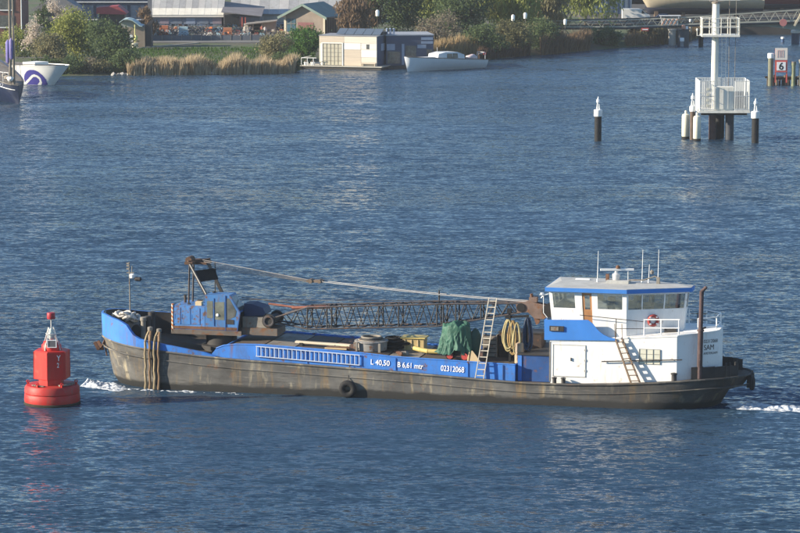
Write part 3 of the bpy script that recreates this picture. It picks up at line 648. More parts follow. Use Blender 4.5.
# ---------------------------------------------------------------- loose things aboard
def aboard():
    hz = lambda u: interp(TOPC, u) - 0.05
    # green tarpaulin over a small wheeled machine
    t = ship_thing('covered_machine', 'green tarpaulin draped over a wheeled machine on the hold cover', 'machine', (24.0, -1.8, hz(24)))
    bm = bmesh.new(); bmesh.ops.create_grid(bm, x_segments=84, y_segments=84, size=1); V = []
    idx = {v: i for i, v in enumerate(bm.verts)}
    for v in bm.verts:
        r = max(abs(v.co.x), abs(v.co.y)); a = math.atan2(v.co.y, v.co.x)
        rr = min(1, r / .42); d = max(0, (r - .42) / .58)
        n = Vector((v.co.x, v.co.y, 0)).normalized() if r > 0 else Vector((0, 0, 0))
        fold = .10 * math.sin(a * 9 + 1.3) + .06 * math.sin(a * 17 + .4) + .10 * mnoise.noise(Vector((v.co.x * 3, v.co.y * 3, 1)))
        ex = (1.03 if v.co.x > 0 else 1.22) ; sc = (0.42 + .62 * rr ** .8) if r < .42 else 1.0
        cr = abs(mnoise.noise(Vector((v.co.x * 3.1, v.co.y * 3.1, 7)))) + .5 * abs(mnoise.noise(Vector((v.co.x * 7.3 + 3, v.co.y * 7.3, d * 2))))
        k = (.62 * rr + .30 * d * (1 + fold * 1.6)) + fold * .22 * d - .16 * cr * min(1, rr * d * 3 + .1)
        x = n.x * k * ex * 1.25; y = n.y * k * .95
        z = 2.5 - .30 * rr ** 2 - .30 * mnoise.noise(Vector((v.co.x * 3.2, v.co.y * 3.2, 5))) - .1 * mnoise.noise(Vector((v.co.x * 8, v.co.y * 8, 2))) - .22 * cr * (1 - d) - d ** .9 * (1.70 + .10 * math.sin(a * 5))
        if v.co.x < 0: z -= .25 * rr * abs(v.co.x)
        V.append((24.0 + x, -1.8 + y, hz(24) + max(.36, z)))
    m = MB(); m.add(V, [tuple(idx[v] for v in f.verts) for f in bm.faces]); bm.free()
    tm = paint('green tarpaulin', (.026, .098, .066), .6, .25, scale=1.5, bump=.03)
    m.build('tarpaulin', tm, t, smooth=60)
    for u in (23.65, 24.6):
        w = MB(); w.lathe((u, -2.35, hz(u) + .29), [(.26, -.1), (.29, -.07), (.29, .07), (.26, .1)], 16, 'y'); wo = w.build('wheel', BLACK, t, smooth=40)
        w = MB(); w.lathe((u, -2.45, hz(u) + .29), [(.21, -.03), (.19, .0), (.1, .03)], 14, 'y'); w.build('hub', paint('red hub', (.42, .06, .05), .5, .2), wo, smooth=40)
    m = MB(); m.bb(23.3, 24.9, -2.2, -1.4, hz(24) + .25, hz(24) + .8); m.build('chassis', DARK, t)
    d = MB(); d.blob((25.05, -1.55, hz(25) + 1.05), (.42, .5, 1.0), .12, 3); d.build('dark_sheet', paint('dark green sheet', (.018, .06, .045), .7, .3), t, smooth=60)
    # things leaning and lying about
    LD = paint('worn pale ladder', (.60, .54, .44), .6, .15)
    def leanladder():
        l = ship_thing('upright_ladder', 'tall pale worn ladder standing nearly upright against the blue coaming', 'ladder', (25.7, -3.3, 1.5))
        a0, a1, b0, b1 = (25.44, -3.22, 1.5), (25.98, -3.22, 1.5), (26.2, -2.72, 6.55), (26.7, -2.72, 6.55)
        m = MB(); m.bar(a0, b0, .05, .09); m.bar(a1, b1, .05, .09); m.build('rails', LD, l)
        for k in range(13):
            f = (k + .5) / 13; m = MB(); m.bar(Vector(a0).lerp(Vector(b0), f), Vector(a1).lerp(Vector(b1), f), .05, .05); m.build('rung', LD, l)
        m = MB(); m.tube((25.3, -3.1, 1.4), (25.3, -3.1, 1.4), .01) if False else m.bb(25.42, 25.5, -3.26, -3.18, 1.44, 1.5); m.bb(25.94, 26.02, -3.26, -3.18, 1.44, 1.5); m.build('rubber_foot', BLACK, l)
    leanladder()
    l = ship_thing('gangway_ladder', 'long pale ladder stowed on edge along the blue coaming', 'ladder', (14.5, -2.97, 2.4))
    zt = lambda u: 2.97 - (u - 11.15) * .047; zb = lambda u: 2.34 - (u - 11.15) * .047
    LADW = paint('ladder white', (.50, .56, .66), .6, .12, grime=.3)
    m = MB(); m.bar((11.15, -2.97, zt(11.15)), (17.95, -2.97, zt(17.95)), .06, .05); m.bar((11.15, -2.97, zb(11.15)), (17.95, -2.97, zb(17.95)), .06, .05); m.build('rails', LADW, l)
    for k in range(24):
        u = 11.2 + k * .292; m = MB(); m.bar((u, -2.965, zb(u)), (u, -2.965, zt(u)), .045, .05); m.build('rung', LADW, l)
    w = ship_thing('timber_wedge', 'pale timber board and wedge leaning beside the covered machine', 'timber', (25.1, -2.55, hz(25)))
    m = MB(); m.side([(24.95, hz(25)), (25.08, hz(25) + .72), (25.16, hz(25) + .70), (25.68, hz(25) + .02)], -2.66, -2.58); m.build('board', TIMBER, w)
    m = MB(); m.bar((24.82, -2.55, hz(25)), (24.88, -2.3, hz(25) + .8), .1, .05); m.build('batten', TIMBER, w)
    # hose stand
    h = ship_thing('hose_stand', 'black steel goalpost stand hung with coils of yellow and dark hose', 'hose stand', (27.8, -1.6, hz(27.8)))
    m = MB(); z = hz(27.8); m.bar((27.32, -1.6, z), (27.28, -1.6, 5.6), .13); m.bar((28.38, -1.5, z), (28.36, -1.5, 5.3), .13); m.bar((27.0, -1.58, 5.20), (28.5, -1.5, 5.30), .14); m.bb(27.15, 27.42, -1.75, -1.45, 5.45, 5.75); m.build('post_frame', BLACK, h)
    yel = paint('yellow hose', (.36, .30, .15), .7, .25); yel2 = paint('ochre hose', (.30, .20, .08), .7, .25); dh = paint('dark blue hose', (.02, .035, .07), .5, .2)
    rnd = random.Random(3)
    def loops(name, uc, w0, ztop, hgt, wid, mt, n, r):
        for k in range(n):
            m = MB(); P = []; a0 = rnd.uniform(-.08, .08); hh = hgt * rnd.uniform(.8, 1.05); ww = wid * rnd.uniform(.75, 1.1); wy = w0 + rnd.uniform(-.12, .12)
            for i in range(21):
                q = 2 * math.pi * i / 20; f = .5 - .5 * math.cos(q)
                P.append((uc + a0 + ww * .5 * math.sin(q) * (.55 + .6 * f), wy + .05 * math.cos(q), ztop - hh * f))
            m.path(P, r, 6); m.build(name, mt, h, smooth=60)
    loops('hose_loop', 27.22, -1.75, 5.05, 1.95, .62, yel, 5, .06); loops('hose_loop', 27.5, -1.78, 5.0, 2.1, .5, yel2, 5, .055); loops('hose_loop', 27.75, -1.8, 4.9, 1.9, .5, yel, 4, .05); loops('hose_loop', 28.45, -1.6, 5.2, 2.0, .5, dh, 4, .06)
    m = MB(); m.lathe((27.95, -1.75, z), [(.3, 0), (.3, .8), (.28, 1.25), (.1, 1.35)], 12); m.build('drum', paint('beige drum', (.36, .28, .20), .7, .25, rust=.3), h, smooth=40)
    c = ship_thing('dark_deck_box', 'dark steel deck box behind the hose stand', 'box', (27.9, .6, hz(28)))
    m = MB(); m.bb(26.3, 29.0, .0, 1.6, hz(28), 3.95); b = m.build('box_body', paint('deck box brown', (.05, .035, .03), .8, .3, rust=.3), c)
    m = MB(); m.bb(26.25, 29.05, -.05, 1.65, 3.952, 4.03); m.build('box_lid', DARK, c)
    m = MB()
    for u in (26.9, 27.6, 28.3): m.bb(u - .04, u + .04, -.045, -.002, hz(28), 3.94)
    m.build('box_rib', DARK, c)
    c = ship_thing('pallet_crate', 'grey slatted crate behind the tall upright ladder', 'crate', (26.0, .2, hz(26)))
    for k in range(5):
        m = MB(); m.bb(25.3, 26.2, -.3, -.25, hz(26) + .05 + k * .27, hz(26) + .26 + k * .27); m.build('slat', GREYM, c)
    for u in (25.3, 26.14):
        m = MB(); m.bb(u, u + .06, -.24, .6, hz(26), hz(26) + 1.4); m.build('corner_post', GREYM, c)
    m = MB(); m.bb(25.36, 26.14, -.2, .58, hz(26), hz(26) + 1.3); m.build('cargo', DARK, c)
    # round tub with a coil of wire
    c = ship_thing('wire_tub', 'pale grey round tub of coiled wire on the hold cover', 'tub', (18.2, -.9, hz(18.2)))
    m = MB(); z = hz(18.2); m.lathe((18.2, -.9, z), [(.98, 0), (1.0, .5), (1.08, .52), (1.08, .6), (.9, .62), (.86, .3)], 28); m.build('tub_wall', paint('tub grey', (.24, .235, .225), .7, .25, rust=.3), c, smooth=40)
    for k in range(3): m = MB(); m.torus((18.2, -.9, z + .62 + .09 * k), .80 - .1 * k, .07, 'z', 22, 6); m.build('wire_coil', GREYM if k != 1 else DARK, c, smooth=60)
    m = MB(); m.bb(17.3, 17.55, -2.0, -1.8, z, z + .6); m.build('tub_leg', GREYM, c); m = MB(); m.bb(18.9, 19.05, -2.0, -1.9, z, z + .55); m.build('tub_leg', GREYM, c)
    c = ship_thing('long_plank', 'long pale plank lying on the hold cover before the tub', 'plank', (15.2, -1.6, hz(15.2)))
    m = MB(); m.bar((13.4, -1.6, hz(13.4) + .22), (17.0, -1.7, hz(17) + .28), .35, .1); m.build('plank', paint('plank cream', (.70, .60, .44), .7, .12), c)
    for u in (13.7, 16.5): m = MB(); m.bb(u, u + .2, -1.85, -1.35, hz(u) - .02, hz(u) + .2); m.build('bearer', DARK, c)
    c = ship_thing('timber_pile', 'heap of tan and brown timber beside the long plank', 'timber', (16.3, -2.1, hz(16)))
    for k in range(6):
        m = MB(); m.bar((15.5 + .1 * k, -2.3 + .1 * k, hz(16) + .1 + .05 * (k % 3)), (17.0 + rnd.uniform(-.2, .15), -2.2 + .12 * k, hz(16.8) + .1 + .06 * (k % 2)), .14, .1); m.build('beam', [TIMBER, RUSTY, GREYM][k % 3], c)
    YF = paint('yellow float', (.56, .44, .15), .6, .2); YP = paint('tan yellow', (.44, .33, .15), .7, .25)
    c = ship_thing('yellow_crates', 'tan yellow bin standing on the far edge of the hold', 'bin', (20.7, .6, hz(20.7)))
    m = MB(); m.bb(19.95, 21.35, .2, 1.2, hz(20.6), hz(20.6) + .78); m.build('bin_wall', YP, c)
    m = MB(); m.bb(19.85, 21.45, .1, 1.3, hz(20.6) + .782, hz(20.6) + .86); m.build('bin_rim', YF, c)
    for k in range(3): m = MB(); m.bb(20.1 + .42 * k, 20.16 + .42 * k, .15, .198, hz(20.6), hz(20.6) + .7); m.build('bin_rib', TIMBER, c)
    c = ship_thing('yellow_boom', 'yellow floating boom section lying on the hold cover left of the covered machine', 'float', (21.9, -.8, hz(21.9)))
    m = MB(); P = [(20.9, -.6, hz(21) + .32), (21.4, -.8, hz(21.4) + .25), (21.9, -.95, hz(21.9) + .22), (22.6, -.9, hz(22.6) + .22)]
    for a, b in zip(P[:-1], P[1:]): m.tube(a, b, .15, 10)
    m.build('float_body', YF, c, smooth=60)
    m = MB(); m.tube((20.85, -.58, hz(21) + .33), (20.75, -.54, hz(21) + .34), .1); m.tube((22.6, -.9, hz(22.6) + .22), (22.75, -.9, hz(22.6) + .22), .08); m.build('end_fitting', DARK, c)
    c = ship_thing('rust_scrap', 'heap of rusty chain and scrap on the hold cover beside the tub', 'scrap', (20.0, -1.6, hz(20)))
    for k in range(7): m = MB(); m.blob((19.5 + rnd.uniform(0, 1.6), -1.6 + rnd.uniform(-.5, .5), hz(20) + .08), (rnd.uniform(.15, .35), .25, rnd.uniform(.08, .2)), .35, k, 1); m.build('scrap_piece', RUSTY if k % 3 else GREYM, c)
    c = ship_thing('black_hose_heap', 'heap of black hose behind the round tub', 'hose', (19.3, .4, hz(19.3)))
    for k in range(5): m = MB(); m.torus((19.3 + rnd.uniform(-.3, .5), .4 + rnd.uniform(-.2, .3), hz(19.3) + .12 + .13 * k), .75 - .06 * k, .1, 'z', 18, 6); m.build('coil', BLACK, c, smooth=60)
    # bow: pale rope heap
    c = ship_thing('rope_heap', 'heap of pale mooring rope lying inside the bow bulwark', 'rope', (1.6, 0, 2.9))
    m = MB()
    m.blob((1.6, 0, 3.4), (.9, .9, .6), .2, 2, 2); m.build('rope_core', GREYM, c)
    for k in range(13):
        m = MB(); cx, cy = 1.6 + rnd.uniform(-.65, .65), rnd.uniform(-.7, .7); P = []
        zc = 4.12 - .25 * abs(cx - 1.6) + rnd.uniform(-.12, .35) ; ph = rnd.uniform(0, 6)
        for i in range(13):
            q = 2 * math.pi * i / 12; P.append((cx + .38 * math.cos(q), cy + .38 * math.sin(q), zc + .12 * math.sin(2 * q + ph)))
        m.path(P, .085, 6); m.build('rope_turn', paint('pale rope', (.55, .52, .47), .9, .15), c, smooth=60)
    # hanging rope fenders
    for i, (u, lab) in enumerate(((4.12, 'left of two long rope fenders hanging over the barge bow from deck posts'), (4.72, 'right of two long rope fenders hanging over the barge bow from deck posts'))):
        c = ship_thing('rope_fender', lab, 'fender', (u, -3.4, 3.0), 'rope fenders hanging at the bow')
        for du in (-.17, .12):
            m = MB(); P = [(u + du * .3, -2.95, 3.75), (u + du * .8, -3.3, 3.4)]
            for k in range(9): P.append((u + du + .03 * math.sin(k * 2.1 + i), -3.48 - .03 * math.sin(k), 3.1 - k * .385))
            m.path(P, .078, 6); m.build('rope_strand', ROPE if du < 0 else paint('brown rope', (.22, .14, .08), .9, .3), c, smooth=60)
    c = ship_thing('tyre_fender', 'black tyre hanging by a line against the grey barge side', 'tyre', (17.3, -3.45, .52))
    m = MB(); m.torus((17.3, -3.50, .55), .38, .19, 'y', 22, 10, .8); m.build('tyre', BLACK, c, smooth=60)
    m = MB(); m.tube((17.3, -3.5, .95), (17.3, -3.0, 2.0), .025); m.build('line', DARK, c)
    # life ring on the wheelhouse
    a, b = Vector((34.75, -2.1, 0)), Vector((38.0, -.4, 0)); d = (b - a).normalized(); n = Vector((d.y, -d.x, 0)); p = a + d * 1.72 + n * .12
    c = ship_thing('life_ring', 'faded red life ring hanging on the shaded aft wall of the wheelhouse', 'life ring', (p.x, p.y, 5.28))
    m = MB(); m.torus((0, 0, 0), .29, .10, 'y', 24, 8); rot = Matrix.Rotation(math.atan2(d.y, d.x), 3, 'Z')
    m.v = [tuple(rot @ Vector(v) + Vector((p.x, p.y, 5.28))) for v in m.v]; m.build('ring', paint('life ring red', (.38, .06, .05), .6, .15), c, smooth=60)
    m = MB()
    for k in range(4):
        q = math.pi / 4 + k * math.pi / 2
        for j in range(3): pass
        e = rot @ Vector((.29 * math.cos(q), 0, .29 * math.sin(q))); m.box((p.x + e.x, p.y + e.y, 5.28 + e.z), (.1, .25, .1), math.atan2(d.y, d.x))
    m.build('white_band', WHITE2, c)
    m = MB(); q = p - n * .08; m.box((q.x, q.y, 5.22), (.26, .04, .36), math.atan2(d.y, d.x)); m.build('bracket', WHITE2, c)
aboard()

# ---------------------------------------------------------------- foam thrown up by the barge
FOAM = paint('foam', (.50, .53, .56), .9, .45, scale=2.4)
def foam(name, u0, u1, wc, wid, hgt, seed, rise=(.0, 1.0), nx=150, ny=46, freq=2.4, thr=.05):
    m = MB(); V = []
    for i in range(nx + 1):
        for j in range(ny + 1):
            a, b = i / nx, j / ny
            u = u0 + (u1 - u0) * a; wcen = wc(u) if callable(wc) else wc; wd = wid(a) if callable(wid) else wid
            w = wcen + (b - .5) * wd
            e = min(1, a / .08, (1 - a) / .25) * max(0, 1 - (2 * b - 1) ** 2)
            q = Vector((u * freq, w * freq * 1.0, seed))
            n = mnoise.fractal(q, 1.25, 2.1, 4) * .5 + .5 * mnoise.noise(q * .35) 
            hh = hgt(a) if callable(hgt) else hgt
            z = hh * e * (n + .35 - thr) - .06 + .12 * hh * max(0, e - .4)
            p = s2w((u, w, 0)); V.append((p[0], p[1], z))
    m.add(V, [(i * (ny + 1) + j, (i + 1) * (ny + 1) + j, (i + 1) * (ny + 1) + j + 1, i * (ny + 1) + j + 1) for i in range(nx) for j in range(ny)])
    o = m.build(name, FOAM, None, smooth=80, kind='stuff', recalc=False)
    return o
foam('bow_foam', -.7, 3.2, lambda u: -1.9 - .5 * (u + 1), lambda a: 3.0, lambda a: .50 - .36 * a, 1.0, freq=2.6, thr=-.02, nx=120, ny=100)
foam('side_foam', 1.5, 13, lambda u: -3.55 - .025 * u, lambda a: .9 + .8 * a, lambda a: .24 - .13 * a, 5.0, freq=3.0, thr=.14, nx=300)
foam('stern_foam', 40.6, 58, lambda u: -.9, lambda a: 2.4 + 1.2 * a, lambda a: .52 - .42 * a ** .5, 9.0, freq=2.3, nx=420, ny=80, thr=-.06)

# ---------------------------------------------------------------- red buoy
def buoy():
    x, y = -21.68, 191.7
    b = wthing('channel_buoy', 'red lateral buoy with white Y mark floating left of the barge bow', 'buoy', (x, y, 0))
    RED = paint('buoy red', (.52, .016, .011), .5, .14, rust=.30, rustcol=(.44, .05, .03), scale=.8, grime=.22); DRED = paint('buoy float red', (.44, .016, .012), .55, .16, rust=.3, rustcol=(.34, .06, .045), grime=.4)
    m = MB(); m.lathe((x, y, 0), [(1.55, -.5), (1.66, -.1), (1.70, .05), (1.74, .25), (1.72, .62), (1.68, .68), (1.72, .74), (1.70, 1.05), (1.60, 1.20), (1.2, 1.28), (.9, 1.29)], 48); m.build('float_ring', DRED, b, smooth=35)
    m = MB(); m.lathe((x, y, 0), [(1.70, -.3), (1.755, -.02), (1.765, .10), (1.72, .16)], 48); m.build('weed_band', paint('weed', (.03, .026, .015), .9, .3), b, smooth=40)
    # tower body: radar-reflector vanes
    A0 = (1.16 * math.cos(R(-97.5)), 1.16 * math.sin(R(-97.5))); A1 = (1.16 * math.cos(R(-157.5)), 1.16 * math.sin(R(-157.5))); A2 = (1.16 * math.cos(R(-37.5)), 1.16 * math.sin(R(-37.5)))
    cut = lambda a, c, xx: (x + xx, y + a[1] + (c[1] - a[1]) * (xx - a[0]) / (c[0] - a[0]))
    t = MB(); t.prism([(x + A0[0], y + A0[1]), cut(A0, A2, .66), (x + .66, y + .7), (x - .74, y + .7), cut(A0, A1, -.74)], 1.22, 1.9); t.build('tower_skirt', RED, b)
    t = MB(); t.lathe((x, y, 0), [(1.16, 1.68), (1.18, 1.72), (1.15, 3.72), (1.08, 3.80)], 6, ph=R(-97.5)); t.build('tower_body', RED, b)
    for k in range(6):
        q = R(-97.5 + 60 * k); t = MB(); t.bar((x + 1.17 * math.cos(q), y + 1.17 * math.sin(q), 1.7), (x + 1.15 * math.cos(q), y + 1.15 * math.sin(q), 3.74), .05); t.build('vane_edge', RED, b)
    t = MB(); t.lathe((x, y, 3.8), [(.62, 0), (.62, .35), (.5, .5), (.5, .62), (.2, .7)], 16); t.build('lantern_base', RED, b, smooth=40)
    t = MB(); GR = paint('buoy frame grey', (.55, .53, .5), .5, .1)
    for k in range(4):
        a = math.pi / 4 + k * math.pi / 2 + .25; t.tube((x + .68 * math.cos(a), y + .68 * math.sin(a), 3.8), (x + .2 * math.cos(a), y + .2 * math.sin(a), 5.45), .035)
    t.torus((x, y, 5.0), .33, .03, 'z', 16, 6); t.build('lantern_frame', GR, b)
    t = MB(); t.lathe((x, y, 4.55), [(.12, 0), (.2, .1), (.22, .5), (.14, .62), (.16, .7), (.05, .85)], 14); t.build('lantern', paint('lantern glass', (.45, .52, .5), .2, .1), b, smooth=50)
    t = MB(); t.tube((x, y, 5.3), (x, y, 6.2), .035); t.build('top_rod', GR, b)
    t = MB(); t.lathe((x, y, 6.1), [(.25, 0), (.26, .04), (.26, .42), (.24, .46)], 20); t.build('topmark', paint('topmark red', (.33, .02, .03), .5, .1), b, smooth=40)
    t = MB(); t.box((x + .1, y - .66, 4.35), (.52, .05, .48)); s = t.build('solar_panel', paint('solar grey', (.13, .13, .14), .25, .2), b)
    t = MB()
    for dx in (-.27, .27): t.box((x + .1 + dx, y - .67, 4.35), (.05, .07, .56))
    for dz in (-.26, .26): t.box((x + .1, y - .67, 4.35 + dz), (.59, .071, .05))
    t.build('panel_frame', WHITE2, s)
    # white mark on the right-hand face (apothem face of the hexagon)
    ap = 1.165 * math.cos(math.pi / 6); a = R(-67.5); ang = R(22.5)
    wl = paint('mark white', (.8, .78, .75), .5, .05)
    nrm = Vector((math.cos(a), math.sin(a), 0)); dr = Vector((math.cos(ang), math.sin(ang), 0)); p = Vector((x, y, 0)) + nrm * (ap + .015) - dr * .12
    o = lettering('Y', .5, wl, b, (p.x + .15 * dr.x, p.y + .15 * dr.y, 3.12), (R(90), 0, ang), .8, .006); o['label'] = 'white Y mark'
    o = lettering('2', .42, wl, b, (p.x + .15 * dr.x, p.y + .15 * dr.y, 2.62), (R(90), 0, ang), .7, .006); o['label'] = 'white figure under the Y mark'
    t = MB()
    for k in range(5):
        q = R(-140 + k * 8); t = MB(); t.box((x + 1.35 * math.cos(q), y + 1.35 * math.sin(q), 1.30), (.22, .16, .06), q); t.build('deck_fitting', GREYM, b)
    for k in range(7):
        q = R(-60 + k * 9); t = MB(); t.box((x + 1.3 * math.cos(q), y + 1.3 * math.sin(q), 1.31), (.24, .18, .1), q); t.build('deck_fitting', GREYM, b)
    for q in (-120, -60, 0, 180):
        t = MB(); q = R(q); t.box((x + 1.5 * math.cos(q), y + 1.5 * math.sin(q), 1.27), (.12, .08, .25), q); t.torus((x + 1.5 * math.cos(q), y + 1.5 * math.sin(q), 1.42), .09, .03, 'y', 10, 6); t.build('lifting_eye', RED, b)
    for o in b.children_recursive:
        if o.name.startswith('lettering'): o.location.z = 1.2 + (o.location.z - 1.2) * .84; continue
        for v in o.data.vertices:
            if v.co.z > 1.2: v.co.z = 1.2 + (v.co.z - 1.2) * .84
buoy()

# ---------------------------------------------------------------- far bank: land, paving, quay
SHORE = [(-900, 470), (-200, 474), (-90, 478), (-61, 479), (-46, 480), (-30, 482), (-17, 485.5), (-15.9, 493), (-14.5, 503), (-4, 507), (4, 512), (13, 515), (22, 527), (33, 541), (43, 553), (52, 566), (58, 590), (66, 592), (100, 600), (200, 615), (900, 640)]
def land():
    m, t, b = nodes('bank ground')
    n1 = noise(t, 0.10, 5); n2 = noise(t, 0.9, 6, 0.7)
    c = ramp(t, n2, [(0.3, (0.028, 0.052, 0.014)), (0.55, (0.055, 0.085, 0.022)), (0.8, (0.10, 0.10, 0.04))])
    c = mix(t, maprange(t, n1, .45, .62), c, (0.09, 0.075, 0.05))
    t.links.new(c, b.inputs['Base Color']); b.inputs['Roughness'].default_value = .95
    prof = [(-2.0, -1.2), (0, -0.15), (1.2, 0.12), (5, 0.55), (12, .85), (25, 1.1), (45, 1.3), (90, 1.3), (200, 1.3), (500, 1.5), (960, 2)]
    xs = [p[0] for p in SHORE]; X = sorted(set(xs + [-150 + 3 * i for i in range(90)] + [-1400, 1400])); V = []
    for x in X:
        y0 = interp(SHORE, x)
        for d, z in prof: V.append((x, y0 + d + (1.2 * mnoise.noise(Vector((x * .15, d * .1, 0))) if 0 <= d < 30 else 0), z + (.12 * mnoise.noise(Vector((x * .3, d * .3, 2))) if d > 1 else 0)))
    k = len(prof); mb = MB(); mb.add(V, [(i * k + j, (i + 1) * k + j, (i + 1) * k + j + 1, i * k + j + 1) for i in range(len(X) - 1) for j in range(k - 1)])
    mb.build('river_bank', m, kind='structure', smooth=70)
    PAV = paint('paving', (.17, .165, .155), .9, .2, scale=.3)
    mb = MB(); mb.bb(-56, -10, 541, 640, 1.0, 1.52); mb.build('paved_yard', PAV, kind='structure')
    mb = MB(); mb.bb(36, 120, 596, 700, 1.0, 1.62); mb.build('boat_yard_ground', paint('yard dark', (.06, .055, .048), .95, .25, scale=.3), kind='structure')
    KR = paint('kerb pale', (.42, .38, .30), .9, .15)
    mb = MB(); mb.bar((-49, 529, 1.22), (-44.5, 527.5, 1.22), .5, .3); mb.bar((-44.5, 527.5, 1.22), (-35, 541, 1.32), .5, .3); mb.build('footpath', KR, kind='structure')
    q = wthing('quay_wall', 'dark sheet pile quay wall behind the footbridge on the right', 'quay wall', (80, 590, 0))
    mb = MB(); mb.bb(56, 220, 589.6, 592, -1, 2.1); mb.build('wall', paint('quay dark', (.05, .045, .04), .9, .3, scale=.3), q)
    mb = MB(); mb.bb(56, 220, 589.3, 592.2, 2.1, 2.4); mb.build('coping', KR, q)
land()
def reeds(name, strip, n, h, c1, c2, depth=3.0, seed=1):
    rnd = random.Random(seed); m = MB()
    for i in range(n):
        s = rnd.random() * (len(strip) - 1); k = int(s); f = s - k
        x = strip[k][0] + (strip[k + 1][0] - strip[k][0]) * f; y = strip[k][1] + (strip[k + 1][1] - strip[k][1]) * f + rnd.random() * depth
        cl = .8 + .9 * mnoise.noise(Vector((x * .33, y * .15, seed))); 
        if cl < rnd.uniform(.05, .55): continue
        hh = h * rnd.uniform(.5, 1.15) * min(1.15, .45 + cl * .55); w = rnd.uniform(.04, .11); a = rnd.uniform(0, 3.14); lx, ly = rnd.gauss(.12, .32) * hh * .5, rnd.gauss(0, .28) * hh * .5
        ca, sa = math.cos(a) * w, math.sin(a) * w; z = -.1
        m.add([(x - ca, y - sa, z), (x + ca, y + sa, z), (x + ca * .9 + lx * .4, y + sa * .9 + ly * .4, z + hh * .6), (x - ca * .9 + lx * .4, y - sa * .9 + ly * .4, z + hh * .6), (x + lx, y + ly, z + hh)], [(0, 1, 2, 3), (3, 2, 4)])
    return m.build(name, leaf('reed ' + name + str(seed), c1, c2, .85), kind='stuff', recalc=False)
TAN1, TAN2 = (.60, .49, .33), (.44, .345, .21)
reeds('reeds', [(-42, 480.5), (-30, 481.8), (-16.5, 485)], 15000, 2.7, TAN1, TAN2, 5.5, 1)
reeds('reeds', [(3.5, 515), (8, 517), (14, 520)], 2200, 4.0, (.46, .33, .16), TAN2, 3, 2)
reeds('reeds', [(24, 529), (33, 542)], 3200, 3.6, (.30, .21, .13), (.17, .12, .075), 4, 3)
reeds('reeds', [(40, 551), (52, 566), (57, 588)], 5000, 2.8, (.28, .20, .11), (.17, .125, .07), 6, 4)
reeds('reeds', [(13, 516), (22, 527.5)], 1600, 2.2, (.17, .11, .075), (.10, .07, .05), 2, 5)
def grass():
    rnd = random.Random(9); m = MB()
    for i in range(9000):
        x = rnd.uniform(-48, -14); y = interp(SHORE, x) + rnd.uniform(4, 46); w = rnd.uniform(.05, .12); h = rnd.uniform(.15, .5); a = rnd.uniform(0, 3.14); z = interp([(4, .4), (12, .82), (25, 1.05), (46, 1.28)], y - interp(SHORE, x))
        m.add([(x - w * math.cos(a), y - w * math.sin(a), z), (x + w * math.cos(a), y + w * math.sin(a), z), (x + rnd.uniform(-.1, .1), y, z + h)], [(0, 1, 2)])
    m.build('bank_grass', leaf('grass blades', (.075, .15, .025), (.045, .085, .018), .9), kind='stuff', recalc=False)
grass()
rnd0 = random.Random(21)
m = MB()
for i in range(60):
    x = rnd0.uniform(-45, -13); m.blob((x, interp(SHORE, x) + rnd0.uniform(.2, 1.3), .12), (rnd0.uniform(.2, .6), .35, rnd0.uniform(.15, .35)), .3, i, 1)
m.build('shore_stones', paint('shore stone', (.30, .29, .27), .9, .3, scale=.5), kind='stuff')

# ---------------------------------------------------------------- trees and bushes of the far bank
BARK = paint('bark', (.07, .055, .04), .95, .3)
LEAFM = {}
def foliage(cl, n, size, rnd, elong=1.0, shell=.55):
    m = MB(); tot = sum(c[3] * c[4] * c[5] for c in cl)
    for cx, cy, cz, rx, ry, rz in cl:
        k = int(1.7 * n * rx * ry * rz / tot); nc = max(8, k // 38); left = k
        for c in range(nc):
            th = rnd.uniform(0, 2 * math.pi); zz = rnd.uniform(-.85, 1); rr = rnd.uniform(shell, 1.0) ** .5; q = math.sqrt(max(0, 1 - zz * zz))
            px, py, pz = cx + rx * rr * q * math.cos(th), cy + ry * rr * q * math.sin(th), cz + rz * rr * zz; sg = .16 * min(rx, rz) + .18
            for i in range(max(1, k // nc)):
                x, y, z = px + rnd.gauss(0, sg), py + rnd.gauss(0, sg), pz + rnd.gauss(0, sg * .8)
                a = Vector((rnd.gauss(0, 1), rnd.gauss(0, 1), rnd.gauss(0, 1) - (0 if elong == 1 else 2.5))).normalized(); b = a.cross(Vector((rnd.gauss(0, 1), rnd.gauss(0, 1), rnd.gauss(0, 1)))).normalized(); s = .72 * size * rnd.uniform(.6, 1.3)
                P = Vector((x, y, z)); a *= s * elong; b *= s * .55
                m.add([P - a, P + b * .9 + a * .1, P + a, P - b + a * .1], [(0, 1, 2, 3)])
    return m
def tree(name, label, cat, x, y, z, cl, n, size, mat, trunk_h, tr=.18, elong=1.0, shell=.55, seed=0, group=None, limbs=5):
    rnd = random.Random(seed * 17 + 3); t = wthing(name, label, cat, (x, y, z), group)
    k = MB(); k.tube((x, y, z - .3), (x + rnd.uniform(-.2, .2), y, z + trunk_h), tr, 7, tr * .6)
    for c in cl[:limbs]:
        for i in range(4):
            e = Vector((x + c[0] + rnd.uniform(-.7, .7) * c[3], y + c[1] + rnd.uniform(-.7, .7) * c[4], z + c[2] + rnd.uniform(-.3, .8) * c[5])); b = Vector((x, y, z + trunk_h * rnd.uniform(.5, 1))); mid = b.lerp(e, .5) + Vector((rnd.uniform(-.3, .3), 0, .3))
            k.tube(b, mid, tr * .45, 5, tr * .3); k.tube(mid, e, tr * .3, 5, tr * .1)
    k.build('trunk', BARK, t)
    f = foliage([(x + c[0], y + c[1], z + c[2], c[3], c[4], c[5]) for c in cl], n, size, rnd, elong, shell)
    f.build('crown', mat, t, recalc=False); return t
L_OLIVE = leaf('olive leaves', (.36, .38, .10), (.21, .24, .07)); L_DARK = leaf('dark leaves', (.14, .19, .075), (.075, .11, .055)); L_GREEN = leaf('green leaves', (.10, .21, .045), (.06, .125, .032))
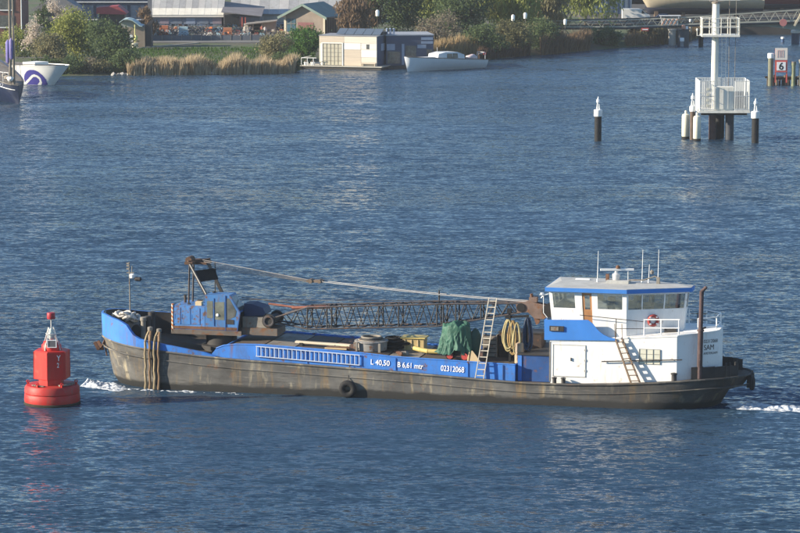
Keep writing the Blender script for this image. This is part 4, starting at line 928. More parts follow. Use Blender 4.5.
L_BROWN = leaf('brown twigs', (.25, .17, .105), (.15, .105, .07)); L_GREY = leaf('grey twigs', (.28, .235, .175), (.18, .155, .105)); L_WIL = leaf('willow leaves', (.38, .42, .12), (.24, .28, .09)); L_BLOS = leaf('blossom', (.72, .64, .56), (.48, .39, .30)); L_OLB = leaf('olive brown', (.31, .28, .15), (.19, .18, .10))
def E(w, h, k=3, seed=0, base=.0):
    """a few overlapping ellipsoids filling a crown w wide and h high"""
    r = random.Random(seed + 50); out = []
    for i in range(k):
        out.append((r.uniform(-.28, .28) * w, r.uniform(-.2, .2) * w, base + h * (.35 + .4 * (i / max(1, k - 1)) if k > 1 else .5), w * r.uniform(.30, .42), w * r.uniform(.28, .38), h * r.uniform(.26, .36)))
    return out
TREES = [
 ('blossom_tree', 'small tree in white blossom behind the white bow at far left', 'tree', -58.6, 499, .7, E(3.6, 5.5, 3, 1, 1.2), 900, .22, L_BLOS, 2.5, .14, 1, .2),
 ('blossom_tree', 'taller thin tree with pale pinkish blossom above the olive bush', 'tree', -57.2, 522, 1.0, E(3.4, 6, 3, 2, 3.5), 800, .24, L_BLOS, 4.5, .14, 1, .2),
 ('bush', 'big rounded olive green bush at the water left of the small arched hut', 'bush', -51.3, 494, .8, E(7.0, 8.2, 5, 3), 4200, .30, L_OLIVE, 2, .2, 1, .5),
 ('bush', 'tall dark green bush at the water touching the small arched hut', 'bush', -45.4, 488, .5, E(6.4, 7.4, 5, 4), 4200, .28, L_DARK, 2, .2, 1, .6),
 ('bush', 'brownish green bush just above the white bow with the purple emblem', 'bush', -54.6, 486, .4, E(5.4, 5.6, 4, 5), 2600, .28, L_OLB, 1.5, .15, 1, .5),
 ('conifer', 'dark conifer between the two blossom trees', 'tree', -60.5, 530, 1.0, [(0, 0, 2.6, 1.9, 1.9, 1.7), (0, 0, 5, 1.4, 1.4, 1.8), (0, 0, 7.2, .8, .8, 1.6)], 1800, .28, L_DARK, 7, .16),
 ('bush', 'low dark bush on the waterline directly right of the white bow', 'bush', -50.4, 482.2, -.1, E(4.6, 2.6, 4, 31), 1500, .24, L_DARK, .6, .1, 1, .6),
 ('bush', 'brownish low bush on the waterline below the tall dark bush', 'bush', -46.6, 483.0, -.1, E(4.4, 2.4, 4, 32), 1300, .24, L_OLB, .6, .1),
 ('bush', 'low dark bush on the bank behind the white bow rail', 'bush', -55.0, 482.5, .0, E(4.4, 2.8, 4, 33), 1300, .24, L_DARK, .6, .1, 1, .6),
 ('hedge_bush', 'mid green bush behind the small blossom tree at the left edge', 'bush', -63.5, 507, .8, E(7, 5, 4, 6), 2400, .30, L_OLIVE, 1.5, .15),
 ('bush', 'low dark bush at the waterline below the arched hut', 'bush', -42.6, 483, .1, E(5.0, 3.4, 4, 7), 1800, .25, L_DARK, .8, .1),
 ('bush', 'small pale flowering bush at the waterline left of the reeds', 'bush', -47.6, 482, .0, E(1.7, 2.6, 2, 8), 380, .2, L_GREY, .8, .08),
 ('bush', 'bright green bush in front of the green roofed house', 'bush', -15.8, 507, .7, E(6.2, 5.0, 4, 9), 3200, .26, L_GREEN, 1.2, .14),
 ('bush', 'grey olive bush at the lower left of the green roofed house', 'bush', -20.0, 500, .6, E(4.6, 4.8, 4, 10), 2200, .26, L_OLB, 1.2, .12),
 ('bush', 'low dark bush on the waterline beside the houseboat terrace', 'bush', -17.6, 489, .0, E(5.0, 2.6, 3, 11), 1400, .24, L_DARK, .6, .1),
 ('bare_tree', 'reddish brown bare tree behind the left part of the houseboat roof', 'tree', -9.6, 535, 1.2, E(6.4, 7.5, 4, 12, 1), 1500, .34, L_BROWN, 4, .16, 2.2, .2),
 ('bare_tree', 'brown bare tree beside the lamp post behind the houseboat', 'tree', -6.0, 548, 1.3, E(6.0, 8.5, 4, 13, 1), 1500, .34, L_BROWN, 4.5, .16, 2.2, .2),
 ('evergreen_tree', 'dark evergreen tree above the blue wing of the houseboat', 'tree', -.6, 547, 1.3, E(8.0, 10, 6, 14, .5), 4600, .32, L_DARK, 4, .25, 1, .6),
 ('willow', 'yellow green willow rising behind the dark evergreen', 'willow', 5.8, 566, 1.3, E(10, 12, 6, 15, 1), 4200, .36, L_WIL, 5, .3, 1.7),
 ('catkin_bush', 'pale grey pink bush in bud behind the white launch cabin', 'bush', 6.2, 527, .8, E(7.6, 6.0, 5, 16), 2600, .26, L_GREY, 2, .15, 1, .3),
 ('broad_tree', 'dark green broad tree right of the pale bush in bud', 'tree', 11.4, 541, 1.0, E(8, 10, 6, 17), 4600, .34, L_DARK, 4, .25, 1, .6),
 ('willow', 'olive willow with hanging twigs in the middle of the tree belt', 'willow', 18.0, 548, 1.0, E(10, 13, 7, 18, .5), 5200, .36, L_OLIVE, 5, .3, 1.9),
 ('willow', 'browner olive willow at the landing of the footbridge', 'willow', 25.2, 560, 1.0, E(9.5, 13, 7, 19, .5), 4800, .36, L_OLB, 5, .3, 1.9),
 ('willow', 'pale green willow standing behind the footbridge railing', 'willow', 35.0, 590, 1.3, E(11, 13, 7, 20, 1), 4800, .38, L_WIL, 5, .3, 1.7),
 ('broad_tree', 'grey green tree between the two willows behind the footbridge', 'tree', 30.5, 600, 1.3, E(9, 13, 6, 26, 1), 3600, .38, L_OLIVE, 5, .3, 1.4),
 ('bush', 'dark bush on the waterline right of the white launch', 'bush', 14.6, 521, .2, E(6, 5.2, 4, 21), 3000, .28, L_DARK, 1.2, .14, 1, .6),
 ('bush', 'dark brown green bush on the waterline under the olive willow', 'bush', 19.4, 527, .2, E(6.5, 5.6, 4, 22), 3000, .28, leaf('dark olive', (.20, .19, .09), (.11, .115, .06)), 1.2, .14, 1, .6),
 ('bush', 'dark bush at the waterline just left of the reeds by the footbridge', 'bush', 24.2, 533.5, .2, E(5.5, 5.4, 4, 23), 2600, .28, L_DARK, 1.2, .14, 1, .6),
 ('bush', 'low dark green bush in the shade under the footbridge', 'bush', 35.0, 550, .2, E(7, 3.0, 4, 24), 2200, .28, L_DARK, .8, .12, 1, .6),
 ('bush', 'olive bush on the spit right under the footbridge railing', 'bush', 43.5, 560, .5, E(6, 3.0, 4, 25), 1800, .28, L_OLB, .8, .12),
 ('bush', 'long low brown bush at the right end of the spit by the bridge pier', 'bush', 49.0, 570, .5, E(7, 2.6, 4, 27), 1600, .28, L_OLB, .8, .12),
 ('bare_tree', 'small leafless shrub beside the dark arched hut wall', 'tree', -44.0, 545, 1.3, E(3.0, 5.2, 3, 28, 1), 500, .26, L_BROWN, 2.5, .1, 2, .2),
]
for i, a in enumerate(TREES): tree(*a, seed=i) if len(a) < 14 else tree(*a[:13], a[13], seed=i)

# ---------------------------------------------------------------- buildings and yard of the far bank
def shed():
    SH = paint('shed wall', (.16, .20, .27), .6, .15, scale=.4, grime=.3); PA = [paint('roof sheet a', (.40, .40, .39), .45, .12, scale=.5, grime=.3), paint('roof sheet b', (.33, .33, .33), .45, .15, scale=.5, grime=.4), paint('roof sheet c', (.46, .45, .43), .4, .1, scale=.5, grime=.2)]
    LIT_EDGE = paint('sunlit roof edge', (.72, .69, .60), .45, .12, scale=.6)  # pale lower roof strip: its sunlit brightness is put into the colour
    s = wthing('greenhouse_shed', 'long grey boat shed with streaky corrugated roof behind the bicycles', 'shed', (-43, 592, 1.5))
    m = MB(); m.bb(-54, -33.8, 592, 612, 1.4, 3.35); m.build('wall', SH, s)
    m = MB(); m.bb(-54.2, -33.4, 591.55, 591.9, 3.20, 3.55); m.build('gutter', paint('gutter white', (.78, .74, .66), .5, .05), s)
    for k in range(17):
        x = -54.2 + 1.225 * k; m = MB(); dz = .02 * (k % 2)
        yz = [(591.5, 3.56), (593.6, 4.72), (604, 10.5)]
        for (ya, za), (yb_, zb_), mt in ((yz[0], yz[1], LIT_EDGE), (yz[1], yz[2], PA[(k * 7 + k // 3) % 3])):
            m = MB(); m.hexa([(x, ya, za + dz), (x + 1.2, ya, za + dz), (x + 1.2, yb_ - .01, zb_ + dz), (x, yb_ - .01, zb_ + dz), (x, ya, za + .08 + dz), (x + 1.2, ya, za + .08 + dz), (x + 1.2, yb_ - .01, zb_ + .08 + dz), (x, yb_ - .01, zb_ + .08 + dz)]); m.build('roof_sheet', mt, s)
    for k in range(8):
        m = MB(); x = -53 + k * 2.5; m.bb(x, x + 1.7, 591.94, 591.995, 1.9, 3.0); m.build('wall_panel', [SH, paint('panel pale blue', (.25, .31, .42), .5, .1), SH, paint('panel lilac', (.26, .22, .27), .6, .1)][k % 4], s)
    s = wthing('dark_barn', 'low dark grey barn with wide black doorway right of the long shed', 'barn', (-30, 590, 1.5))
    m = MB(); m.prism([(-33.2, 588), (-26.4, 588), (-26.4, 600), (-33.2, 600)], [1.4] * 4, [4.0, 3.3, 3.3, 4.0]); m.build('wall', paint('barn grey', (.13, .125, .13), .8, .2, scale=.4), s)
    m = MB(); m.hexa([(-33.6, 587.4, 4.3), (-26.0, 587.4, 3.5), (-26.0, 601, 4.6), (-33.6, 601, 5.6)] + [(-33.6, 587.4, 4.42), (-26.0, 587.4, 3.62), (-26.0, 601, 4.72), (-33.6, 601, 5.72)]); m.build('roof', paint('barn roof', (.22, .20, .20), .8, .2, scale=.4), s)
    m = MB(); m.bb(-33.0, -30.2, 587.9, 587.995, 1.5, 3.8); m.build('doorway', BLACK, s)
    m = MB(); m.bb(-29.8, -29.6, 587.7, 587.99, 1.5, 3.4); m.bb(-29.2, -29.0, 587.7, 587.99, 1.5, 3.4); m.build('red_post', paint('post red', (.5, .12, .08), .6, .1), s)
    s = wthing('pale_hall', 'pale grey hall with streaked roof behind the green roofed house', 'hall', (-24, 612, 1.5))
    m = MB(); m.bb(-30, -11, 606, 622, 1.4, 3.2); m.build('wall', paint('hall wall', (.45, .42, .36), .7, .15, scale=.4), s)
    for k in range(12):
        x = -33 + 1.9 * k; m = MB(); dz = .02 * (k % 2); m.hexa([(x, 605.4, 3.0 + dz), (x + 1.87, 605.4, 3.0 + dz), (x + 1.87, 618, 9.0 + dz), (x, 618, 9.0 + dz), (x, 605.4, 3.1 + dz), (x + 1.87, 605.4, 3.1 + dz), (x + 1.87, 618, 9.1 + dz), (x, 618, 9.1 + dz)]); m.build('roof_sheet', PA[(k * 5 + 1) % 3], s)
shed()
def green_house():
    s = thing('green_roofed_house', 'small wooden house with a green roof and orange lit side wall', 'house', (-20.6, 556, 1.2), R(-20))
    # local: x along the gable front, y back
    W_, D_, hw, hr = 7.6, 9.0, 4.2, 6.1
    m = MB(); m.side([(0, 0), (0, hw), (W_ / 2, hr), (W_, hw), (W_, 0)], 0, D_); m.build('wall', paint('house board', (.25, .205, .165), .85, .2, scale=.5), s, base=(0, 0, 0))
    TE = paint('roof green', (.17, .23, .20), .6, .15, scale=.4); PL = paint('roof pale', (.40, .40, .35), .6, .15, scale=.4)
    for sg, mt in ((0, PL), (1, TE)):
        m = MB()
        if sg == 0: a = [(-.9, hw - .45), (W_ / 2, hr + .03), (W_ / 2, hr + .2), (-.9, hw - .28)]
        else: a = [(W_ / 2, hr + .03), (W_ + .9, hw - .45), (W_ + .9, hw - .28), (W_ / 2, hr + .2)]
        m.side(a, -.9, D_ + .5); m.build('roof_slope', mt, s, base=(0, 0, 0))
    for sg in (0, 1):
        m = MB(); a = (-.9 if sg == 0 else W_ + .9, -.95, hw - .45); m.bar(a, (W_ / 2, -.95, hr + .05), .08, .42); m.build('barge_board', TE, s, base=(0, 0, 0))
    OR = paint('orange board', (.42, .17, .08), .7, .2, scale=.5)
    for k in range(3):
        m = MB(); m.bb(-.06, -.004, .4 + k * 2.9, 2.9 + k * 2.9, .2, 3.5); m.build('side_panel', OR, s, base=(0, 0, 0))
    for x in (-.02, W_ - .16): m = MB(); m.bb(x, x + .35, -.04, -.004, 0, hw); m.build('corner_post', paint('post cream', (.55, .50, .38), .7, .1), s, base=(0, 0, 0))
    m = MB(); m.bb(2.6, 5.6, -.04, -.003, 1.4, 3.0); m.build('red_panel', paint('dull red', (.20, .085, .085), .8, .2), s, base=(0, 0, 0))
    m = MB(); m.bb(.5, 2.2, -.05, -.003, 1.3, 3.6); f = m.build('window', paint('house window', (.05, .10, .13), .2, .3), s, base=(0, 0, 0))
    m = MB(); m.bb(.5, 2.2, -.09, -.052, 2.7, 2.8); m.bb(1.3, 1.38, -.09, -.052, 1.3, 3.6); m.build('glazing_bar', GREYM, f, base=(0, 0, 0))
    s = wthing('dark_container', 'black container standing at the right of the green roofed house', 'container', (-12.3, 553, 1.2))
    m = MB(); m.bb(-13.0, -11.4, 552, 558, 1.2, 5.2); m.build('body', BLACK, s)
    for k in range(4): m = MB(); m.bb(-12.9 + .4 * k, -12.75 + .4 * k, 551.93, 551.996, 1.3, 5.1); m.build('rib', DARK, s)
    s = wthing('low_cabin', 'low pale cabin with brown roof left of the green roofed house', 'cabin', (-24.5, 566, 1.5))
    m = MB(); m.prism([(-27.5, 566), (-22.5, 566), (-22.5, 570), (-27.5, 570)], [1.5] * 4, [3.2, 3.7, 3.7, 3.2]); m.build('wall', paint('cabin pale', (.30, .24, .18), .8, .2, scale=.5), s)
    m = MB(); m.hexa([(-28, 565.4, 3.15), (-22.3, 565.4, 3.75), (-22.3, 570.5, 3.75), (-28, 570.5, 3.15), (-28, 565.4, 3.3), (-22.3, 565.4, 3.9), (-22.3, 570.5, 3.9), (-28, 570.5, 3.3)]); m.build('roof', GREYM, s)
green_house()
def hut():
    s = wthing('arched_hut', 'small hut with a pale arched roof beside the dark green bush', 'hut', (-45.4, 532, 1.2))
    HW = paint('hut wall', (.26, .21, .16), .8, .2, scale=.6)
    m = MB(); m.bb(-47.3, -43.3, 530, 534, 1.0, 4.7); m.build('wall', HW, s)
    arc = [(-47.6, 5.6), (-46.9, 6.1), (-46.2, 6.15), (-45.4, 5.95), (-44.7, 5.5), (-44.2, 5.05), (-43.7, 4.95)]
    m = MB(); m.side(arc + [(x, z - .16) for x, z in reversed(arc)], 529.3, 534.5); m.build('roof', paint('hut roof', (.40, .50, .49), .5, .1, scale=.4), s)
    m = MB(); m.side([(-47.3, 4.7), (-47.3, 5.5), (-46.4, 5.95), (-45.4, 5.75), (-44.5, 5.1), (-43.7, 4.72)], 530.02, 533.9); m.build('gable', paint('hut gable', (.28, .30, .28), .8, .15), s)
    m = MB(); m.bb(-46.9, -45.9, 529.9, 529.99, 1.2, 3.6); m.build('door', paint('hut door', (.16, .10, .08), .8, .2), s)
    m = MB(); m.side([(-43.2, 1.0), (-43.3, 5.0), (-41.9, 6.1), (-41.8, 5.7), (-42.3, 5.1), (-42.2, 1.0)], 530.2, 533.5); m.build('dark_annex', paint('annex dark', (.030, .03, .035), .8, .3), s)
    s = wthing('yellow_post', 'pale yellow post with a bucket in front of the arched hut', 'post', (-44.9, 529, 1.2))
    m = MB(); m.tube((-44.9, 529, 1.1), (-44.9, 529, 5.2), .1, 8); m.build('post', paint('post yellow', (.55, .52, .22), .6, .1), s)
    m = MB(); m.lathe((-45.0, 528.8, 1.1), [(.55, 0), (.65, 1.0), (.6, 1.02)], 14); m.build('bucket', paint('bucket cream', (.62, .60, .48), .6, .1), s)
    m = MB(); m.blob((-44.8, 528.9, 2.9), (.35, .3, .6), .3, 3, 1); m.build('bundle', paint('bundle yellow', (.55, .55, .2), .7, .2), s)
    m = MB(); m.bb(-45.9, -45.3, 528.9, 529.1, 2.2, 3.5); m.build('notice_board', WHITE2, s)
    s = wthing('picnic_table', 'low pale picnic table on the grass left of the arched hut', 'table', (-48.0, 528, 1.2))
    m = MB(); m.bb(-49.3, -47.4, 527.6, 528.5, 1.9, 2.0); m.build('table_top', GREYM, s)
    for x in (-49.1, -47.7): m = MB(); m.bb(x, x + .12, 527.7, 528.4, 1.1, 1.9); m.build('leg', GREYM, s)
    s = wthing('red_roofed_shed', 'low shed with a dull red roof above the dark green bush', 'shed', (-49, 545, 1.3))
    m = MB(); m.bb(-52.5, -48.0, 545, 549, 1.3, 6.3); m.build('wall', DARK, s)
    m = MB(); m.side([(-52.9, 7.3), (-49.2, 7.6), (-47.6, 6.3), (-47.8, 6.1), (-52.9, 6.2)], 544.5, 549.5); m.build('roof', paint('dull red roof', (.30, .05, .06), .6, .15), s)
    s = wthing('blue_office', 'dark blue glazed office block behind the red roofed shed', 'office', (-53, 570, 1.3))
    m = MB(); m.bb(-62, -46, 570, 580, 1.3, 12); m.build('wall', paint('office blue', (.035, .05, .09), .4, .3, scale=.3), s)
    for k in range(5):
        for j in range(2): m = MB(); m.bb(-61.5 + 3.1 * k, -59.0 + 3.1 * k, 569.9, 569.99, 4.2 + 3.2 * j, 6.5 + 3.2 * j); m.build('window', paint('office glass', (.05, .08, .13), .15, .3), s)
    for z in (3.8, 7.0, 10.2): m = MB(); m.bb(-62, -46, 569.7, 569.99, z, z + .14); m.build('white_band', WHITE2, s)
    s = wthing('brown_building', 'reddish brown brick building at the far left edge', 'building', (-70, 540, 1.3))
    m = MB(); m.bb(-78, -65.6, 540, 552, 1.3, 13); m.build('wall', paint('brick brown', (.17, .075, .06), .85, .2, scale=.5), s)
    for j in range(3): m = MB(); m.bb(-69.3, -66.9, 539.9, 539.99, 4.2 + 3 * j, 6.2 + 3 * j); w = m.build('window', DGLASS, s); m = MB(); m.bb(-69.4, -66.8, 539.8, 539.99, 4.0 + 3 * j, 4.18 + 3 * j); m.build('sill', WHITE2, w)
    s = wthing('grey_house_roof', 'grey roof of a low house behind the conifer at left', 'house', (-60, 556, 1.3))
    m = MB(); m.bb(-65, -57, 556, 562, 1.3, 6.5); m.build('wall', paint('house grey', (.18, .17, .16), .8, .2), s)
    m = MB(); m.side([(-65.5, 6.4), (-61, 9.2), (-56.5, 6.4), (-56.5, 6.2), (-65.5, 6.2)], 555.5, 562.5); m.build('roof', paint('roof mid grey', (.22, .22, .23), .7, .2), s)
    s = wthing('white_shed', 'small white shed half hidden behind the bare brown trees', 'shed', (-7.5, 575, 1.3))
    m = MB(); m.bb(-10.0, -5.6, 575, 578, 1.3, 5.6); m.build('wall', paint('shed white', (.45, .50, .54), .6, .1), s)
    m = MB(); m.hexa([(-10.4, 574.6, 5.7), (-5.2, 574.6, 5.3), (-5.2, 578.4, 5.3), (-10.4, 578.4, 5.7), (-10.4, 574.6, 5.9), (-5.2, 574.6, 5.5), (-5.2, 578.4, 5.5), (-10.4, 578.4, 5.9)]); m.build('roof', paint('shed roof white', (.58, .62, .66), .5, .08), s)
    m = MB(); m.bb(-9.3, -7.2, 574.9, 574.99, 3.4, 5.0); m.build('window', DGLASS, s)
    def lamp(x, y, h, lab, mt, double=False):
        s = wthing('street_lamp', lab, 'street lamp', (x, y, 1.2), 'lamp posts on the far bank'); m = MB(); m.tube((x, y, 1.0), (x, y, h), .08, 8, .05); m.build('pole', mt, s)
        m = MB(); m.lathe((x, y, h), [(.1, 0), (.28, .1), (.32, .9), (.2, 1.1), (.05, 1.15)], 12); m.build('lamp_head', paint('lamp globe', (.85, .84, .78), .3, .02), s, smooth=40)
    lamp(-3.75, 520, 7.0, 'lamp post with white globe behind the houseboat', BARK)
    lamp(19.4, 536, 5.4, 'short lamp post left of two against the dark bushes of the tree belt', GREYM)
    lamp(21.6, 539, 5.6, 'short lamp post right of two against the dark bushes of the tree belt', GREYM)
    lamp(29.4, 556, 3.6, 'white headed post at the left end of the footbridge', GREYM)
hut()
def yard():
    s = wthing('low_fence', 'low blue grey panel fence along the bicycle parking', 'fence', (-33, 546, 1.5))
    FB = paint('fence blue grey', (.10, .115, .14), .8, .2, scale=.5)
    for k in range(15):
        x = -45 + 1.72 * k; m = MB(); m.bb(x, x + 1.6, 546, 546.1, 1.5, 2.35 + .05 * (k % 3)); m.build('panel', FB, s)
        m = MB(); m.bb(x - .1, x, 545.95, 546.15, 1.5, 2.55); m.build('post', GREYM, s)
    cols = {'black': (.02, .02, .022), 'orange': (.40, .15, .06), 'pale blue': (.30, .50, .60), 'red': (.22, .05, .04), 'white': (.7, .68, .64), 'green': (.10, .22, .09)}
    protos = {}
    rnd = random.Random(5)
    def bike(col):
        t = thing('bicycle', '', 'bicycle', (0, 0, 0)); mt = paint('bike ' + col, cols[col], .4, .05)
        for x in (-.53, .53):
            m = MB(); m.torus((x, 0, .36), .33, .03, 'y', 14, 5)
            for k in range(3): q = k * math.pi / 3; m.bar((x - .32 * math.cos(q), 0, .36 - .32 * math.sin(q)), (x + .32 * math.cos(q), 0, .36 + .32 * math.sin(q)), .012)
            m.build('wheel', BLACK, t)
        m = MB(); P = dict(r=(-.53, 0, .36), b=(-.08, 0, .33), s=(-.2, 0, .85), h=(.36, 0, .85), f=(.53, 0, .36), t=(.33, 0, 1.02))
        for a, b in (('r', 'b'), ('b', 's'), ('r', 's'), ('s', 'h'), ('b', 'h'), ('t', 'f')): m.tube(P[a], P[b], .03, 5)
        m.build('frame', mt, t); m = MB(); m.bb(-.34, -.1, -.08, .08, .93, 1.0); m.build('saddle', BLACK, t)
        m = MB(); m.tube((.28, -.28, 1.08), (.28, .28, 1.08), .022, 5); m.build('handlebar', GREYM, t)
        if col in ('black', 'orange', 'white'): m = MB(); m.bb(.45, .85, -.2, .2, .75, 1.05); m.build('front_crate', paint('bike crate ' + col, {'black': (.05, .05, .06), 'orange': (.5, .15, .05), 'white': (.6, .55, .45)}[col], .6, .1), t)
        return t
    names = list(cols)
    for i in range(88):
        row = i // 22; k = i % 22; col = rnd.choice(['black', 'black', 'orange', 'pale blue', 'black', 'white', 'green', 'black', 'pale blue', 'green', 'black', 'red'])
        if col not in protos: protos[col] = bike(col); o = protos[col]
        else: o = copy_tree(protos[col])
        o.location = (-44.3 + k * 1.1 + rnd.uniform(-.3, .3) + .3 * row, 551 + row * 8.5 + rnd.uniform(-1, 1), 1.52); o.rotation_euler = (rnd.uniform(-.12, .12), 0, rnd.uniform(-.7, .7) + (math.pi if rnd.random() < .4 else 0)); o.scale = (1.12,) * 3
        tag(o, '%s bicycle parked in the %s row behind the low fence' % (col, ('front', 'second', 'third', 'back')[row]), 'bicycle', 'bicycles parked by the long shed')
    for i, (x, y, c, lab) in enumerate(((-42.4, 560, (.50, .16, .07), 'orange crate stack among the bicycles near the arched hut'), (-38.6, 556, (.35, .50, .55), 'pale blue cargo box among the bicycles'), (-30.6, 553, (.48, .18, .08), 'orange brown crate stack among the bicycles near the dark barn'), (-27.6, 566, (.60, .55, .45), 'cream crate by the doorway of the dark barn'), (-25.8, 566, (.62, .60, .56), 'white box near the low pale cabin'))):
        s = wthing('crate_stack', lab, 'crates', (x, y, 1.52)); mt = paint('crate %d' % i, c, .7, .15)
        for k in range(3): m = MB(); m.bb(x - .9 + .1 * k, x + .9 - .05 * k, y, y + 1, 1.53 + .62 * k, 2.08 + .62 * k); m.build('crate', mt, s)
    for i, (x, y, c1, c2, lab) in enumerate(((-27.9, 562, (.60, .52, .42), (.45, .10, .08), 'person in a cream top and red trousers standing by the dark barn'), (-26.9, 561, (.10, .10, .12), (.05, .06, .12), 'person in dark clothes beside the person in red trousers'), (-24.2, 560, (.62, .60, .58), (.12, .12, .16), 'person in a white top near the orange house wall'), (-24.9, 563, (.42, .14, .10), (.06, .06, .08), 'person in a rust red coat left of the person in white'))):
        person(x, y, 1.52, c1, c2, lab, i)
def person(x, y, z, top, leg, label, i):
    p = wthing('person', label, 'person', (x, y, z), 'people in the yard of the far bank'); rnd = random.Random(i)
    bm = bmesh.new()
    J = {'pel': (0, 0, .95, .15), 'che': (0, .02, 1.3, .17), 'nec': (0, 0, 1.5, .06), 'hea': (0, -.02, 1.66, .11), 'kl': (-.1, -.03, .5, .075), 'fl': (-.12, 0, .06, .05), 'kr': (.1, .02, .5, .075), 'fr': (.14, .06, .06, .05), 'sl': (-.2, 0, 1.42, .06), 'el': (-.27, .02, 1.14, .05), 'hl': (-.25, -.1, .9, .04), 'sr': (.2, 0, 1.42, .06), 'er': (.28, .02, 1.14, .05), 'hr': (.26, -.12, .92, .04), 'tl': (-.13, -.14, .04, .04), 'tr': (.15, -.1, .04, .04)}
    idx = {k: bm.verts.new((x + v[0], y + v[1], z + v[2])) for k, v in J.items()}
    for a, b in (('pel', 'che'), ('che', 'nec'), ('nec', 'hea'), ('pel', 'kl'), ('kl', 'fl'), ('pel', 'kr'), ('kr', 'fr'), ('che', 'sl'), ('sl', 'el'), ('el', 'hl'), ('che', 'sr'), ('sr', 'er'), ('er', 'hr'), ('fl', 'tl'), ('fr', 'tr')): bm.edges.new((idx[a], idx[b]))
    me = bpy.data.meshes.new('body'); keys = list(J); bm.verts.index_update()
    for v in bm.verts: v.co -= Vector((x, y, z))
    bm.to_mesh(me); bm.free(); o = bpy.data.objects.new('body', me); COL.objects.link(o); o.parent = p; BASE[o.name] = (x, y, z)
    md = o.modifiers.new('skin', 'SKIN')
    for k, sv in zip(keys, me.skin_vertices[0].data): sv.radius = (J[k][3],) * 2; sv.use_root = k == 'pel'
    sb = o.modifiers.new('sub', 'SUBSURF'); sb.levels = 1; sb.render_levels = 1
    m, t, b = nodes('clothes %d' % i); tc = N(t, 'ShaderNodeTexCoord'); sp = N(t, 'ShaderNodeSeparateXYZ'); t.links.new(tc.outputs['Object'], sp.inputs[0])
    sk = (.45, .28, .2); r = ramp(t, maprange(t, sp.outputs[2], 0, 2), [(0, (.03, .03, .03)), (.06, leg), (.48, top), (.775, sk)]); t.nodes[-1] if False else None
    for n in t.nodes:
        if n.type == 'VALTORGB': n.color_ramp.interpolation = 'CONSTANT'
    t.links.new(r, b.inputs['Base Color']); b.inputs['Roughness'].default_value = .8; me.materials.append(m)
    h = MB(); h.blob((x, y + .02, z + 1.76), (.12, .13, .09), .1, i, 1); h.build('hair', BARK, p)
yard()

